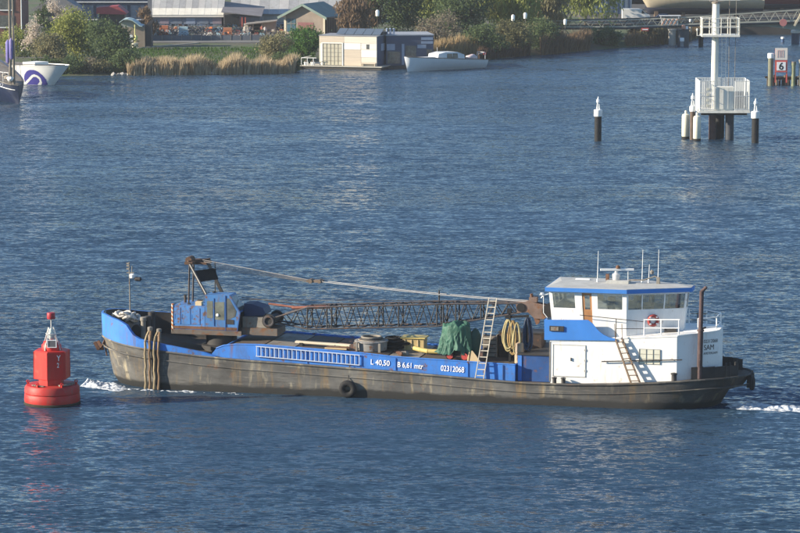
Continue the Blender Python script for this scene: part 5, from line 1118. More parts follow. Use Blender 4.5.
# ---------------------------------------------------------------- houseboat and launch
def houseboat():
    h = thing('houseboat', 'flat roofed houseboat with cream panelled front and solar panels on its roof', 'houseboat', (-3.64, 493.0, 0), R(-17)); Z = (0, 0, 0)
    m = MB(); m.bb(-12.3, .9, -.9, 7, -.4, .42); m.build('pontoon', paint('pontoon', (.06, .055, .05), .9, .2, scale=.4), h, base=Z)
    m = MB(); m.bb(-12.5, 1.1, -1.1, 7.2, .42, .56); m.build('deck', paint('pontoon deck', (.42, .40, .34), .8, .1), h, base=Z)
    ST_ = (.12, 1, 4.5)
    CR = [paint('cream cladding', (.66, .60, .50), .75, .14, scale=1.4, sc=ST_), paint('pale cladding', (.72, .68, .60), .75, .12, scale=1.4, sc=ST_), paint('tan cladding', (.54, .46, .36), .75, .14, scale=1.4, sc=ST_), paint('white cladding', (.76, .74, .68), .75, .08, scale=1.4, sc=ST_)]
    m = MB(); m.bb(-9.6, 0, 0, 6, .56, 5.25); w = m.build('front_block', CR[0], h, base=Z)
    for x0, x1, z0, z1, k in ((-9.55, -5.5, 4.15, 5.2, 2), (-5.45, -.05, 4.2, 5.2, 0), (-5.45, -2.7, 3.15, 4.15, 3), (-5.45, -2.65, .62, 3.1, 2), (-2.6, -.05, 3.15, 4.15, 1), (-2.6, -.05, 1.95, 3.1, 3), (-2.6, -.05, 1.2, 1.9, 0)):
        m = MB(); m.bb(x0, x1, -.05, -.003, z0, z1); m.build('cladding_panel', CR[k], w, base=Z)
    m = MB(); m.bb(-9.0, -5.8, -.08, -.004, .62, 4.05); g = m.build('screen_window', paint('screen window', (.46, .43, .33), .5, .08), h, base=Z)
    m = MB()
    for k in range(6): m.bb(-9.0 + k * .63, -8.95 + k * .63, -.12, -.082, .62, 4.05)
    for k in range(6): m.bb(-9.0, -5.8, -.115, -.0825, .62 + k * .67, .66 + k * .67)
    m.build('screen_bars', GREYM, g, base=Z)
    m = MB(); m.bb(-9.2, -9.02, -.14, -.01, .6, 4.2); m.bb(-5.78, -5.6, -.14, -.01, .6, 4.2); m.bb(-9.2, -5.6, -.141, -.011, 4.06, 4.2); m.build('screen_frame', CR[3], g, base=Z)
    m = MB(); m.bb(-1.75, -1.25, -.07, -.051, 3.25, 4.0); m.build('small_window', DGLASS, h, base=Z)
    m = MB(); m.bb(-2.6, -.1, -.5, -.052, .95, 1.1); m.bb(-2.5, -2.4, -.45, -.1, .57, .95); m.bb(-.3, -.2, -.45, -.1, .57, .95); m.build('bench', CR[2], h, base=Z)
    BL = paint('blue cladding', (.06, .075, .12), .7, .15, scale=.4); PB = paint('pale blue cladding', (.26, .31, .40), .7, .1)
    m = MB(); m.bb(.003, .03, .02, 5.98, .56, 5.25); m.build('side_wall', BL, h, base=Z)
    m = MB(); m.bb(.031, .07, 2.0, 4.2, 2.9, 4.0); m.build('pale_panel', PB, h, base=Z)
    g = thing('blue_houseboat', 'dark blue flat roofed houseboat behind the bow of the white launch', 'houseboat', (-2.2, 496.2, 0), R(7))
    m = MB(); m.bb(-.4, 8.2, -.7, 9, -.4, .45); m.build('pontoon', MATS['pontoon'], g, base=Z)
    m = MB(); m.bb(0, 7.6, 0, 8.5, .45, 5.2); w = m.build('wall', BL, g, base=Z)
    for x0, x1, z0, z1 in ((.1, 1.4, 2.9, 3.9), (5.6, 7.5, 4.5, 4.95), (5.6, 7.5, 3.9, 4.3), (5.0, 6.4, 3.2, 3.75), (2.5, 2.9, .6, 3.9)): m = MB(); m.bb(x0, x1, -.05, -.003, z0, z1); m.build('pale_panel', PB, w, base=Z)
    for x0, x1, z0, z1 in ((.2, 2.2, .8, 2.7), (3.1, 4.8, 1.4, 3.6), (6.5, 7.4, 1.2, 3.0)): m = MB(); m.bb(x0, x1, -.04, -.003, z0, z1); m.build('window', DGLASS, w, base=Z)
    m = MB(); m.bb(-.1, 7.7, -.1, 8.6, 5.21, 5.36); m.build('roof', paint('blue house roof', (.30, .32, .35), .7, .1), g, base=Z)
    for k in range(3): m = MB(); m.lathe((.3 + .55 * k, 1.5, 5.37), [(.16, 0), (.16, .8), (.24, .85), (.1, .95)], 10); m.build('vent_pipe', PB, g, base=Z)
    m = MB(); m.bb(-9.7, .15, -.12, 6.1, 5.26, 5.36); m.build('roof', paint('house roof', (.24, .25, .27), .7, .1), h, base=Z)
    m = MB(); m.bb(-7.2, .1, 2.6, 5.5, 5.37, 5.8); m.build('roof_box', DARK, h, base=Z)
    SP = paint('solar blue', (.10, .13, .17), .25, .1)
    for k in range(5):
        x = -7.3 + 1.48 * k; m = MB(); m.hexa([(x, 1.6, 5.42), (x + 1.4, 1.6, 5.42), (x + 1.4, 3.6, 6.25), (x, 3.6, 6.25), (x, 1.6, 5.47), (x + 1.4, 1.6, 5.47), (x + 1.4, 3.6, 6.30), (x, 3.6, 6.30)]); m.build('solar_panel', SP, h, base=Z)
    m = MB()
    for x in (-12.3, -11.3, -10.3): m.tube((x, -.9, .56), (x, -.9, 1.75), .05)
    m.tube((-12.3, -.9, 1.75), (-9.8, -.9, 1.75), .05); m.tube((-12.3, -.9, 1.75), (-12.3, 4, 1.75), .05); m.build('terrace_rail', WHITE2, h, base=Z)
    for x, lab in ((-11.7, 'round white planter at the left end of the houseboat terrace'), (-10.6, 'round white planter next to the cream houseboat wall')):
        ca, sa = math.cos(R(-17)), math.sin(R(-17)); p = thing('planter', lab, 'planter', (-3.64 + x * ca + .3 * sa, 493 + x * sa - .3 * ca, .56), 0, 'planters on the houseboat terrace')
        m = MB(); m.lathe((0, 0, 0), [(.28, 0), (.38, .5), (.36, .52)], 14); m.build('pot', WHITE2, p, base=Z); m = MB(); m.blob((0, 0, .6), (.32, .32, .25), .3, 2, 1); m.build('plant', L_GREY, p, base=Z)
houseboat()
def boat_hull(L, B, zb, zm, zs, n=26, rake=.6, trans=.75, zk=-.5):
    """plain boat hull, bow at x=0, stern at x=L; returns mesh builder and sheer functions"""
    m = MB(); V = []; lev = 6
    sh = lambda s: zb + (zm - zb) * min(1, s * 1.6) + (zs - zm) * max(0, s - .6) / .4
    hb = lambda s: B * (math.sqrt(max(0, 1 - (1 - min(1, s / .45)) ** 2)) * (1 - (1 - trans) * max(0, (s - .5) / .5) ** 2))
    for i in range(n + 1):
        s = (i / n) ** 1.3
        for j in range(2 * lev + 1):
            q = (j - lev) / lev; t = abs(q) ** .6; z = zk + (sh(s) - zk) * t; f = (1 - (1 - t) ** 2.2)
            x = s * L + rake * (1 - t) * (1 - s)
            V.append((x, (1 if q > 0 else -1) * hb(s) * f * (.75 + .25 * t), z))
    k = 2 * lev + 1
    F = [(i * k + j, (i + 1) * k + j, (i + 1) * k + j + 1, i * k + j + 1) for i in range(n) for j in range(k - 1)] + [tuple(n * k + j for j in range(k))]
    m.add(V, F); return m, sh, hb
def launch():
    t = thing('white_launch', 'white wooden launch moored in front of the dark blue houseboat', 'launch', (.75, 488.7, 0), R(38)); Z = (0, 0, 0); LW = paint('launch white', (.60, .63, .66), .5, .05)
    L = 16.0; m, sh, hb = boat_hull(L, 1.75, 2.35, 1.75, 1.35, trans=.7); m.build('hull', LW, t, smooth=50, base=Z)
    m = MB()
    for i in range(20):
        a, b = .02 + i * .0485, .02 + (i + 1) * .0485; m.quad((a * L, -hb(a) * .98, sh(a) - .1), (b * L, -hb(b) * .98, sh(b) - .1), (b * L, hb(b) * .98, sh(b) - .1), (a * L, hb(a) * .98, sh(a) - .1))
    m.build('deck', GREYM, t, base=Z)
    m = MB()
    for s_ in (-1, 1): m.path([(a * L, s_ * (hb(a) + .02), sh(a)) for a in [.01, .05, .1, .2, .35, .5, .65, .8, .92, 1]], .06, 6)
    m.build('rub_rail', paint('launch rail', (.16, .12, .09), .6, .2), t, base=Z)
    m = MB(); m.side([(5.6, 1.6), (5.8, 2.6), (7.2, 2.85), (9.6, 2.8), (11.0, 2.35), (11.2, 1.5)], -1.25, 1.25); c = m.build('cabin', LW, t, base=Z)
    for x0, x1 in ((7.5, 8.5), (8.65, 9.6)): m = MB(); m.side([(x0, 1.85), (x0, 2.6), (x1, 2.58), (x1 + .12, 1.85)], -1.28, -1.252); m.build('window', DGLASS, c, base=Z)
    m = MB(); m.bb(1.6, 5.5, -.8, .8, 1.7, 2.15); m.build('fore_hatch', LW, t, base=Z)
    m = MB(); m.blob((13.2, -.4, 1.75), (1.1, .7, .55), .15, 4, 2); m.build('cockpit_cover', paint('cover pinkish', (.55, .45, .45), .7, .15), t, base=Z, smooth=60)
    m = MB(); m.tube((15.5, -1.0, 1.3), (15.5, -1.0, 2.5), .04); m.tube((15.5, 1.0, 1.3), (15.5, 1.0, 2.5), .04); m.tube((15.5, -1.0, 2.5), (15.5, 1.0, 2.5), .04); m.tube((14, -1.1, 2.3), (15.5, -1.0, 2.5), .04); m.build('stern_rail', ALU, t, base=Z)
    m = MB(); m.torus((15.5, -.9, 2.3), .22, .07, 'y', 14, 6); m.build('life_ring', paint('life ring red', (.4, .06, .05)), t, base=Z)
    m = MB(); m.tube((6.5, 0, 2.7), (6.5, 0, 3.6), .03); m.build('short_mast', ALU, t, base=Z)
launch()
def left_boats():
    t = thing('emblem_ship', 'white ship bow with a big purple looped emblem at far left', 'ship', (-48.9, 459.0, 0), R(-36)); Z = (0, 0, 0)
    WH = paint('ship white', (.80, .79, .74), .45, .03); PU = paint('emblem purple', (.060, .052, .27), .5, .05)
    # bow at +x: hull half breadth as a function of distance from the stem
    stem = lambda z: -2.9 * (1 - max(0, z) / 3.05) - .35 * max(0, -z)
    yb = lambda x, z: -3.0 * math.sqrt(max(0, 1 - (1 - min(1, max(0, stem(z) - x) / 10)) ** 2)) * (.8 + .2 * z / 3) if x < stem(z) else 0
    sheer = lambda x: 3.05 - .02 * min(12, -x)
    m = MB(); V = []; n = 40; k = 12
    for s_ in (1, -1):
        o = len(V)
        for i in range(n + 1):
            for j in range(k + 1):
                z0 = -.6 + 3.65 * j / k; d = 22 * (i / n) ** 1.8; x = stem(z0) - d; z = z0 if j < k else sheer(x); V.append((x, s_ * yb(x, z0), z))
        m.f += [(o + i * (k + 1) + j, o + (i + 1) * (k + 1) + j, o + (i + 1) * (k + 1) + j + 1, o + i * (k + 1) + j + 1) for i in range(n) for j in range(k)]
    m.v = [tuple(v) for v in V]; m.build('hull', WH, t, smooth=60, base=Z)
    m = MB()
    for i in range(20): a, b = -1.2 - i, -2.2 - i; m.quad((a, yb(a, 3) * .98, 2.85), (b, yb(b, 3) * .98, 2.85), (b, -yb(b, 3) * .98, 2.85), (a, -yb(a, 3) * .98, 2.85))
    m.build('deck', GREYM, t, base=Z)
    m = MB(); m.path([(stem(3.0) - d, yb(stem(3.0) - d, 3.0) - .02, 3.08) for d in (.1, .4, 1, 2, 4, 7, 10, 14, 20)], .06, 6); m.build('rail', DARK, t, base=Z)
    cx, cz, Rr = -5.0, .55, 1.75
    def surf(test, off):
        g = MB(); st = .075; nx = int(5 / st)
        for i in range(-nx // 2, nx // 2):
            for j in range(0, 40):
                x0, z0 = cx + i * st, .03 + j * st
                if test(x0 + st / 2 - cx, z0 + st / 2 - cz): g.quad(*[(x, yb(x, z) - off, z) for x, z in ((x0, z0), (x0 + st, z0), (x0 + st, z0 + st), (x0, z0 + st))])
        return g
    def arch(x, z):
        a = R(38); u, v = x * math.cos(a) + z * math.sin(a), -x * math.sin(a) + z * math.cos(a)   # u along the loop, opening to lower left
        u -= .25
        d = abs(math.hypot(u, v) - .72) if u > 0 else abs(abs(v) - .72)
        return d < .17 and u > -2.6
    surf(lambda x, z: math.hypot(x, z) < Rr or (x < 0 and abs(z - x * .8 - .0) < 1.2 and x > -1.6 and math.hypot(x, z) < 2.2), .02).build('purple_emblem', PU, t, base=Z, recalc=False)
    surf(lambda x, z: arch(x, z) and math.hypot(x, z) < Rr + .3, .04).build('white_loop', WH, t, base=Z, recalc=False)
    m = MB(); m.bb(-7.6, -5.2, -1.5, 1.5, 2.86, 3.3); m.build('fore_hatch', WH, t, base=Z)
    # dark sailing barge
    t = thing('dark_sailing_barge', 'dark blue sailing barge bow cut by the left edge of the frame', 'sailing barge', (-52.2, 426.0, 0), R(-62))
    DB = paint('barge navy', (.010, .018, .050), .4, .2); m, sh, hb = boat_hull(20, 2.6, 3.0, 4.6, 4.2, rake=.35)
    def mir(b): b.v = [(-x, y, z) for x, y, z in b.v]; return b
    m, sh, hb = boat_hull(22, 2.7, 2.5, 5.2, 5.2, rake=-.2, trans=.9)
    sh0 = lambda s: 2.6 + 4.2 * min(1, s * 7) * .45 if s < .15 else 4.5
    mir(m).build('hull', DB, t, smooth=50, base=Z)
    m = MB(); q = [(s * 22, -(hb(s) + .03), sh(s) - .65) for s in (.005, .02, .05, .1, .2, .4, .7, 1)]; m.path(q, .06, 6); mir(m).build('white_stripe', WH, t, base=Z)
    m = MB(); q = [(s * 22, -(hb(s) + .02), sh(s)) for s in (.0, .02, .05, .1, .2, .4, .7, 1)]; m.path(q, .08, 6); mir(m).build('cap_rail', GREYM, t, base=Z)
    m = MB()
    for i in range(20): a, b = .02 + i * .049, .069 + i * .049; m.quad((-a * 22, -hb(a), sh(a) - .3), (-b * 22, -hb(b), sh(b) - .3), (-b * 22, hb(b), sh(b) - .3), (-a * 22, hb(a), sh(a) - .3))
    m.build('deck', GREYM, t, base=Z)
    for x, r in ((-1.6, .20), (-2.9, .22)): m = MB(); m.tube((x, 0, 2.5), (x + .1, 0, 15), r, 10, r * .7); m.build('mast', paint('mast wood', (.16, .14, .11), .7, .2), t, base=Z, smooth=40)
    m = MB(); m.tube((-.6, 0, 2.9), (-1.55, 0, 14), .03, 5); m.tube((-1.0, -.9, 3), (-1.6, 0, 14), .03, 5); m.tube((-1.0, .9, 3), (-1.6, 0, 14), .03, 5); m.build('rigging', GREYM, t, base=Z)
    for x, z0, z1 in ((-1.75, 5.9, 8.9), (-3.1, 5.3, 8.6)): m = MB(); m.lathe((x, -.2, z0), [(.1, 0), (.32, .3), (.35, z1 - z0 - .4), (.12, z1 - z0)], 10); m.build('furled_sail', paint('sail purple', (.16, .14, .36), .8, .2, scale=2), t, base=Z, smooth=60)
    for k in range(3): m = MB(); m.blob((-1.4 - 1.0 * k, -.6, 3.3 + .15 * k), (.6, .5, .4), .25, k, 1); m.build('deck_bundle', GREYM if k else WH, t, base=Z)
    m = MB()
    for k in range(4): m.tube((-.8 - .9 * k, -hb(.04 + .04 * k), 2.9), (-.8 - .9 * k, -hb(.04 + .04 * k), 4.3), .03)
    m.tube((-.8, -hb(.04), 4.2), (-3.5, -hb(.16), 4.3), .03); m.build('guard_rail', ALU, t, base=Z)
    a = R(0); LG = paint('letter grey', (.35, .37, .42), .6, .05)
    o = lettering('D 2', .75, LG, t, (-2.75, -(hb(.1) + .10), 2.55), (R(90), 0, 0), .9, .01); o.rotation_euler = (R(90), R(22), R(14)); o['label'] = 'faded bow letters'
    for x, z1, lab in ((-64.2, 12, 'white flagpole at far left behind the dark sailing barge'), (-62.4, 12, 'second white flagpole, right of the first behind the dark sailing barge')):
        s = wthing('flagpole', lab, 'flagpole', (x, 515, .9), 'white poles behind the left boats'); m = MB(); m.tube((x, 515, .5), (x, 515, z1), .1, 8, .06); m.build('pole', WHITE2, s)
        m = MB(); m.lathe((x, 515, z1), [(.1, 0), (.13, .1), (.02, .2)], 8); m.build('finial', WHITE2, s)
    s = wthing('jetty_fence', 'pale railing of the jetty behind the white ship bow', 'railing', (-57, 482, .8)); m = MB()
    for k in range(9): x = -61 + k * .9; p = MB(); p.bb(x, x + .1, 482, 482.1, .5, 2.9); p.build('post', GREYM, s)
    m.bb(-61, -53.8, 481.95, 482.0, 2.6, 2.72); m.bb(-61, -53.8, 481.95, 482.0, 1.8, 1.9); m.build('rail', GREYM, s)
left_boats()

# ---------------------------------------------------------------- marker tower, posts, signs
def hexpost(name, label, x, y, r, z1, cap, group=None, capcol=WHITE2, lantern=True, mat=None):
    t = wthing(name, label, 'mooring post', (x, y, 0), group); m = MB(); m.lathe((x, y, -1), [(r, 0), (r, z1 + 1)], 18); m.build('post', mat or BLACK, t, smooth=40)
    m = MB(); m.lathe((x, y, z1), [(r * 1.18, 0), (r * 1.2, .02), (r * 1.2, cap), (r * 1.05, cap + .06)], 18); m.build('white_cap', capcol, t, smooth=40)
    if lantern:
        m = MB(); z = z1 + cap; m.tube((x - .18, y, z), (x - .05, y, z + .9), .06); m.tube((x + .18, y, z), (x + .1, y, z + .7), .06); m.tube((x, y + .15, z), (x, y, z + .8), .06); m.lathe((x, y, z + .85), [(.16, 0), (.22, .08), (.2, .35), (.08, .5), (.03, .75)], 12); m.build('lantern', WHITE2, t, smooth=40)
    return t
def tower():
    x, y = 37.9, 373.0
    t = wthing('marker_tower', 'white radar column tower on a fenced platform standing in the river', 'tower', (x, y, 0))
    TW = paint('tower white', (.74, .72, .64), .5, .06, grime=.25); PAN = paint('mesh grey', (.50, .52, .52), .6, .08)
    for px_, py_, r, mt in ((37.4, 372.6, .42, paint('pile red brown', (.11, .06, .05), .8, .3)), (38.3, 374, .40, BLACK), (39.45, 372.4, .52, paint('pile dark', (.04, .045, .055), .7, .3)), (38.7, 375, .4, BLACK)):
        m = MB(); m.lathe((px_, py_, -2), [(r, 0), (r, 5.3)], 16); m.build('pile', mt, t, smooth=40)
    m = MB(); m.bb(35.6, 41.7, 370.6, 376.4, 3.30, 3.55); m.build('platform', TW, t)
    m = MB(); m.bb(35.9, 41.4, 371.2, 371.4, 3.0, 3.299); m.bb(35.9, 41.4, 375.2, 375.4, 3.0, 3.299); m.build('beam', DARK, t)
    m = MB(); m.tube((37.65, 373.4, 3.5), (37.72, 373.4, 12.4), .44, 18, .40); m.tube((37.72, 373.4, 12.3), (37.75, 373.4, 16.2), .46, 18, .42); m.build('column', TW, t, smooth=40)
    m = MB(); m.lathe((37.75, 373.4, 16.2), [(.55, 0), (.55, .2), (.2, .3), (.15, 2.0)], 14); m.bb(37.0, 38.6, 373.2, 373.6, 16.4, 16.55); m.build('mast_head', GREYM, t)
    def fence(x0, y0, x1, y1):
        p = MB(); n = int(math.hypot(x1 - x0, y1 - y0) / .17)
        for k in range(n + 1): f = k / n; p.tube((x0 + (x1 - x0) * f, y0 + (y1 - y0) * f, 3.56), (x0 + (x1 - x0) * f, y0 + (y1 - y0) * f, 7.1), .042, 4)
        for z in (3.7, 5.3, 7.1): p.tube((x0, y0, z), (x1, y1, z), .05, 5)
        p.build('fence_panel', PAN, t)
    fence(35.7, 370.7, 37.4, 370.7); fence(39.9, 370.7, 41.6, 370.7); fence(35.7, 376.2, 41.6, 376.2); fence(35.7, 370.8, 35.7, 376.1); fence(41.6, 370.8, 41.6, 376.1)
    m = MB(); m.bb(37.45, 39.8, 371.4, 373.0, 3.56, 6.35); c = m.build('cabinet', TW, t)
    for k in range(4): m = MB(); m.bb(37.5 + .58 * k, 38.03 + .58 * k, 371.35, 371.397, 3.7, 6.25); m.build('cabinet_door', TW, c)
    m = MB(); m.bb(40.2, 41.3, 374, 375, 3.56, 5.6); m.build('dark_box', paint('box blue grey', (.12, .15, .19), .6, .1), t)
    m = MB()
    for k in range(4): z = 4.2 + .65 * k; m.box((36.65, 370.62, z), (.28, .06, .3))
    m.build('warning_plate', paint('plate pale', (.65, .62, .5), .6, .1), t)
    m = MB(); m.bb(36.0, 40.5, 371.9, 375.0, 12.28, 12.5); u = m.build('upper_platform', TW, t)
    for a, b in (((36.05, 371.95), (40.45, 371.95)), ((36.05, 374.95), (40.45, 374.95)), ((36.05, 371.95), (36.05, 374.95)), ((40.45, 371.95), (40.45, 374.95))):
        m = MB()
        for z in (13.4, 14.45): m.tube((*a, z), (*b, z), .05, 6)
        n = max(2, int(math.hypot(b[0] - a[0], b[1] - a[1]) / .9))
        for k in range(n + 1): f = k / n; m.tube((a[0] + (b[0] - a[0]) * f, a[1] + (b[1] - a[1]) * f, 12.5), (a[0] + (b[0] - a[0]) * f, a[1] + (b[1] - a[1]) * f, 14.45), .05, 6)
        m.build('railing', TW, u)
    m = MB(); m.tube((35.4, 372, 12.4), (35.4, 372, 13.1), .04); m.tube((35.4, 372, 12.45), (36.1, 372, 12.45), .04); m.lathe((35.4, 372, 13.0), [(.1, 0), (.14, .2), (.05, .3)], 8); m.build('side_light', TW, u)
    m = MB()
    for dx in (-.25, .25): m.tube((38.75 + dx, 373.3, 3.6), (38.75 + dx, 373.3, 12.3), .04, 5)
    m.build('ladder_rails', ALU, t)
    for k in range(22): m = MB(); m.bar((38.5, 373.3, 3.9 + .38 * k), (39.0, 373.3, 3.9 + .38 * k), .04); m.build('ladder_rung', ALU, t)
    m = MB(); m.tube((39.35, 373.2, 3.6), (39.35, 373.2, 18), .035, 5); m.tube((40.0, 372.5, 7), (40.1, 372.5, 19), .03, 5); m.build('cable', GREYM, t)
    FW = paint('fender cream', (.72, .69, .56), .5, .08, grime=.3)
    for fx, fy, lab in ((34.25, 373, 'left cream fender pile beside the marker tower'), (35.35, 370.2, 'right cream fender pile beside the marker tower')):
        f = wthing('fender_pile', lab, 'pile', (fx, fy, 0), 'cream fender piles by the tower'); m = MB(); m.lathe((fx, fy, -1), [(.42, 0), (.42, 1.3), (.46, 1.35), (.46, 3.7), (.40, 3.95), (.15, 4.05)], 18); m.build('sleeve', FW, f, smooth=40)
        m = MB(); m.lathe((fx, fy, 3.0), [(.13, 0), (.15, .3), (.08, .42)], 10); m.build('top_pin', FW, f); m = MB(); m.lathe((fx, fy, -.5), [(.47, 0), (.48, .2), (.47, .8)], 18); m.build('dark_foot', BLACK, f)
    hexpost('lantern_post', 'brown post with white lantern between the two cream fender piles', 34.95, 371.8, .30, 3.4, .6, mat=paint('brown pile', (.10, .07, .05), .8, .3))
    hexpost('mooring_post', 'black mooring post with white cap and lantern right of the marker tower', 42.0, 367.7, .42, 2.95, .75, 'black posts with white caps')
    hexpost('mooring_post', 'lone black mooring post with white cap and lantern in open water', 23.57, 370.3, .42, 2.95, .75, 'black posts with white caps')
tower()
def dolphin():
    t = wthing('timber_dolphin', 'cluster of dark timber piles under the speed limit sign', 'dolphin', (56.5, 460, 0)); TM = [paint('wet timber', (.05, .038, .028), .9, .3), paint('grey timber', (.15, .12, .085), .9, .3), paint('red timber', (.12, .05, .04), .9, .3)]; rnd = random.Random(4)
    for k in range(16): x = 54.3 + .36 * k; yy = 460 + rnd.uniform(-.6, 1.6); m = MB(); m.lathe((x, yy, -1), [(.19, 0), (.17, 2.3 + rnd.uniform(-.3, .25))], 10); m.build('pile', TM[k % 3], t)
    m = MB(); m.bb(54.1, 60.5, 459.2, 459.45, .9, 1.2); m.bb(54.1, 60.5, 462, 462.2, .9, 1.2); m.build('waling', TM[0], t)
    s = wthing('capped_post', 'greenish post with white cap left of the speed limit sign', 'mooring post', (54.55, 459.3, 0)); m = MB(); m.lathe((54.55, 458.9, -1), [(.38, 0), (.38, 5.1)], 16); m.build('post', paint('green grey pile', (.16, .16, .11), .8, .25), s, smooth=40); m = MB(); m.lathe((54.55, 458.9, 4.1), [(.47, 0), (.48, .65), (.4, .72)], 16); m.build('white_cap', WHITE2, s, smooth=40)
    s = wthing('short_post', 'short grey green post standing right of the speed limit sign', 'mooring post', (57.9, 459, 0)); m = MB(); m.lathe((57.9, 458.8, -1), [(.3, 0), (.3, 4.0), (.36, 4.02), (.36, 4.4)], 14); m.build('post', paint('green pile', (.20, .22, .13), .8, .25), s, smooth=40); m = MB(); m.lathe((57.9, 458.8, 3.4), [(.37, 0), (.37, .2)], 14); m.build('post_cap', GREYM, s)
    s = wthing('broad_post', 'broad pale post cut by the right edge behind the timber piles', 'mooring post', (59.2, 459, 0)); m = MB(); m.lathe((59.2, 459.0, -1), [(.5, 0), (.5, 4.6)], 16); m.build('post', paint('pale pile', (.30, .29, .22), .8, .2), s, smooth=40); m = MB(); m.lathe((59.2, 459, 3.6), [(.58, 0), (.58, .3)], 16); m.build('post_cap', GREYM, s)
    s = wthing('speed_limit_sign', 'white square sign with red border and a black 6 above the timber piles', 'sign', (56.05, 458.6, 1.2)); RD = paint('sign red', (.55, .10, .08), .5, .08); SW = paint('sign white', (.82, .80, .78), .5, .03)
    m = MB(); m.bb(55.15, 56.95, 458.5, 458.56, 2.05, 3.80); p = m.build('red_border', RD, s); m = MB(); m.bb(55.40, 56.70, 458.46, 458.498, 2.30, 3.55); m.build('sign_face', SW, p)
    o = lettering('6', 1.45, BLACK, s, (56.05, 458.45, 2.44), (R(90), 0, 0), 1.0, .03, 'CENTER'); o['label'] = 'black figure 6'
    m = MB(); m.bb(55.15, 55.32, 458.6, 458.75, .5, 5.5); m.bb(56.8, 56.97, 458.6, 458.75, .5, 5.5); m.build('sign_post', RD, s)
    s = wthing('upper_sign', 'faded whitish square sign with pale red marks above the 6 sign', 'sign', (56.05, 458.6, 3.9)); m = MB(); m.bb(55.15, 56.95, 458.5, 458.56, 3.86, 5.6); m.build('sign_face', paint('faded sign', (.74, .66, .58), .6, .06), s); PK = paint('faded red', (.62, .40, .36), .6, .1)
    for x0, x1, z0, z1 in ((55.45, 55.53, 4.2, 5.2), (55.75, 55.83, 4.2, 5.2), (56.0, 56.08, 4.2, 5.2), (56.3, 56.38, 4.2, 5.2), (55.45, 55.83, 5.2, 5.28), (56.0, 56.38, 5.2, 5.28)): m = MB(); m.bb(x0, x1, 458.47, 458.498, z0, z1); m.build('faded_mark', PK, s)
dolphin()
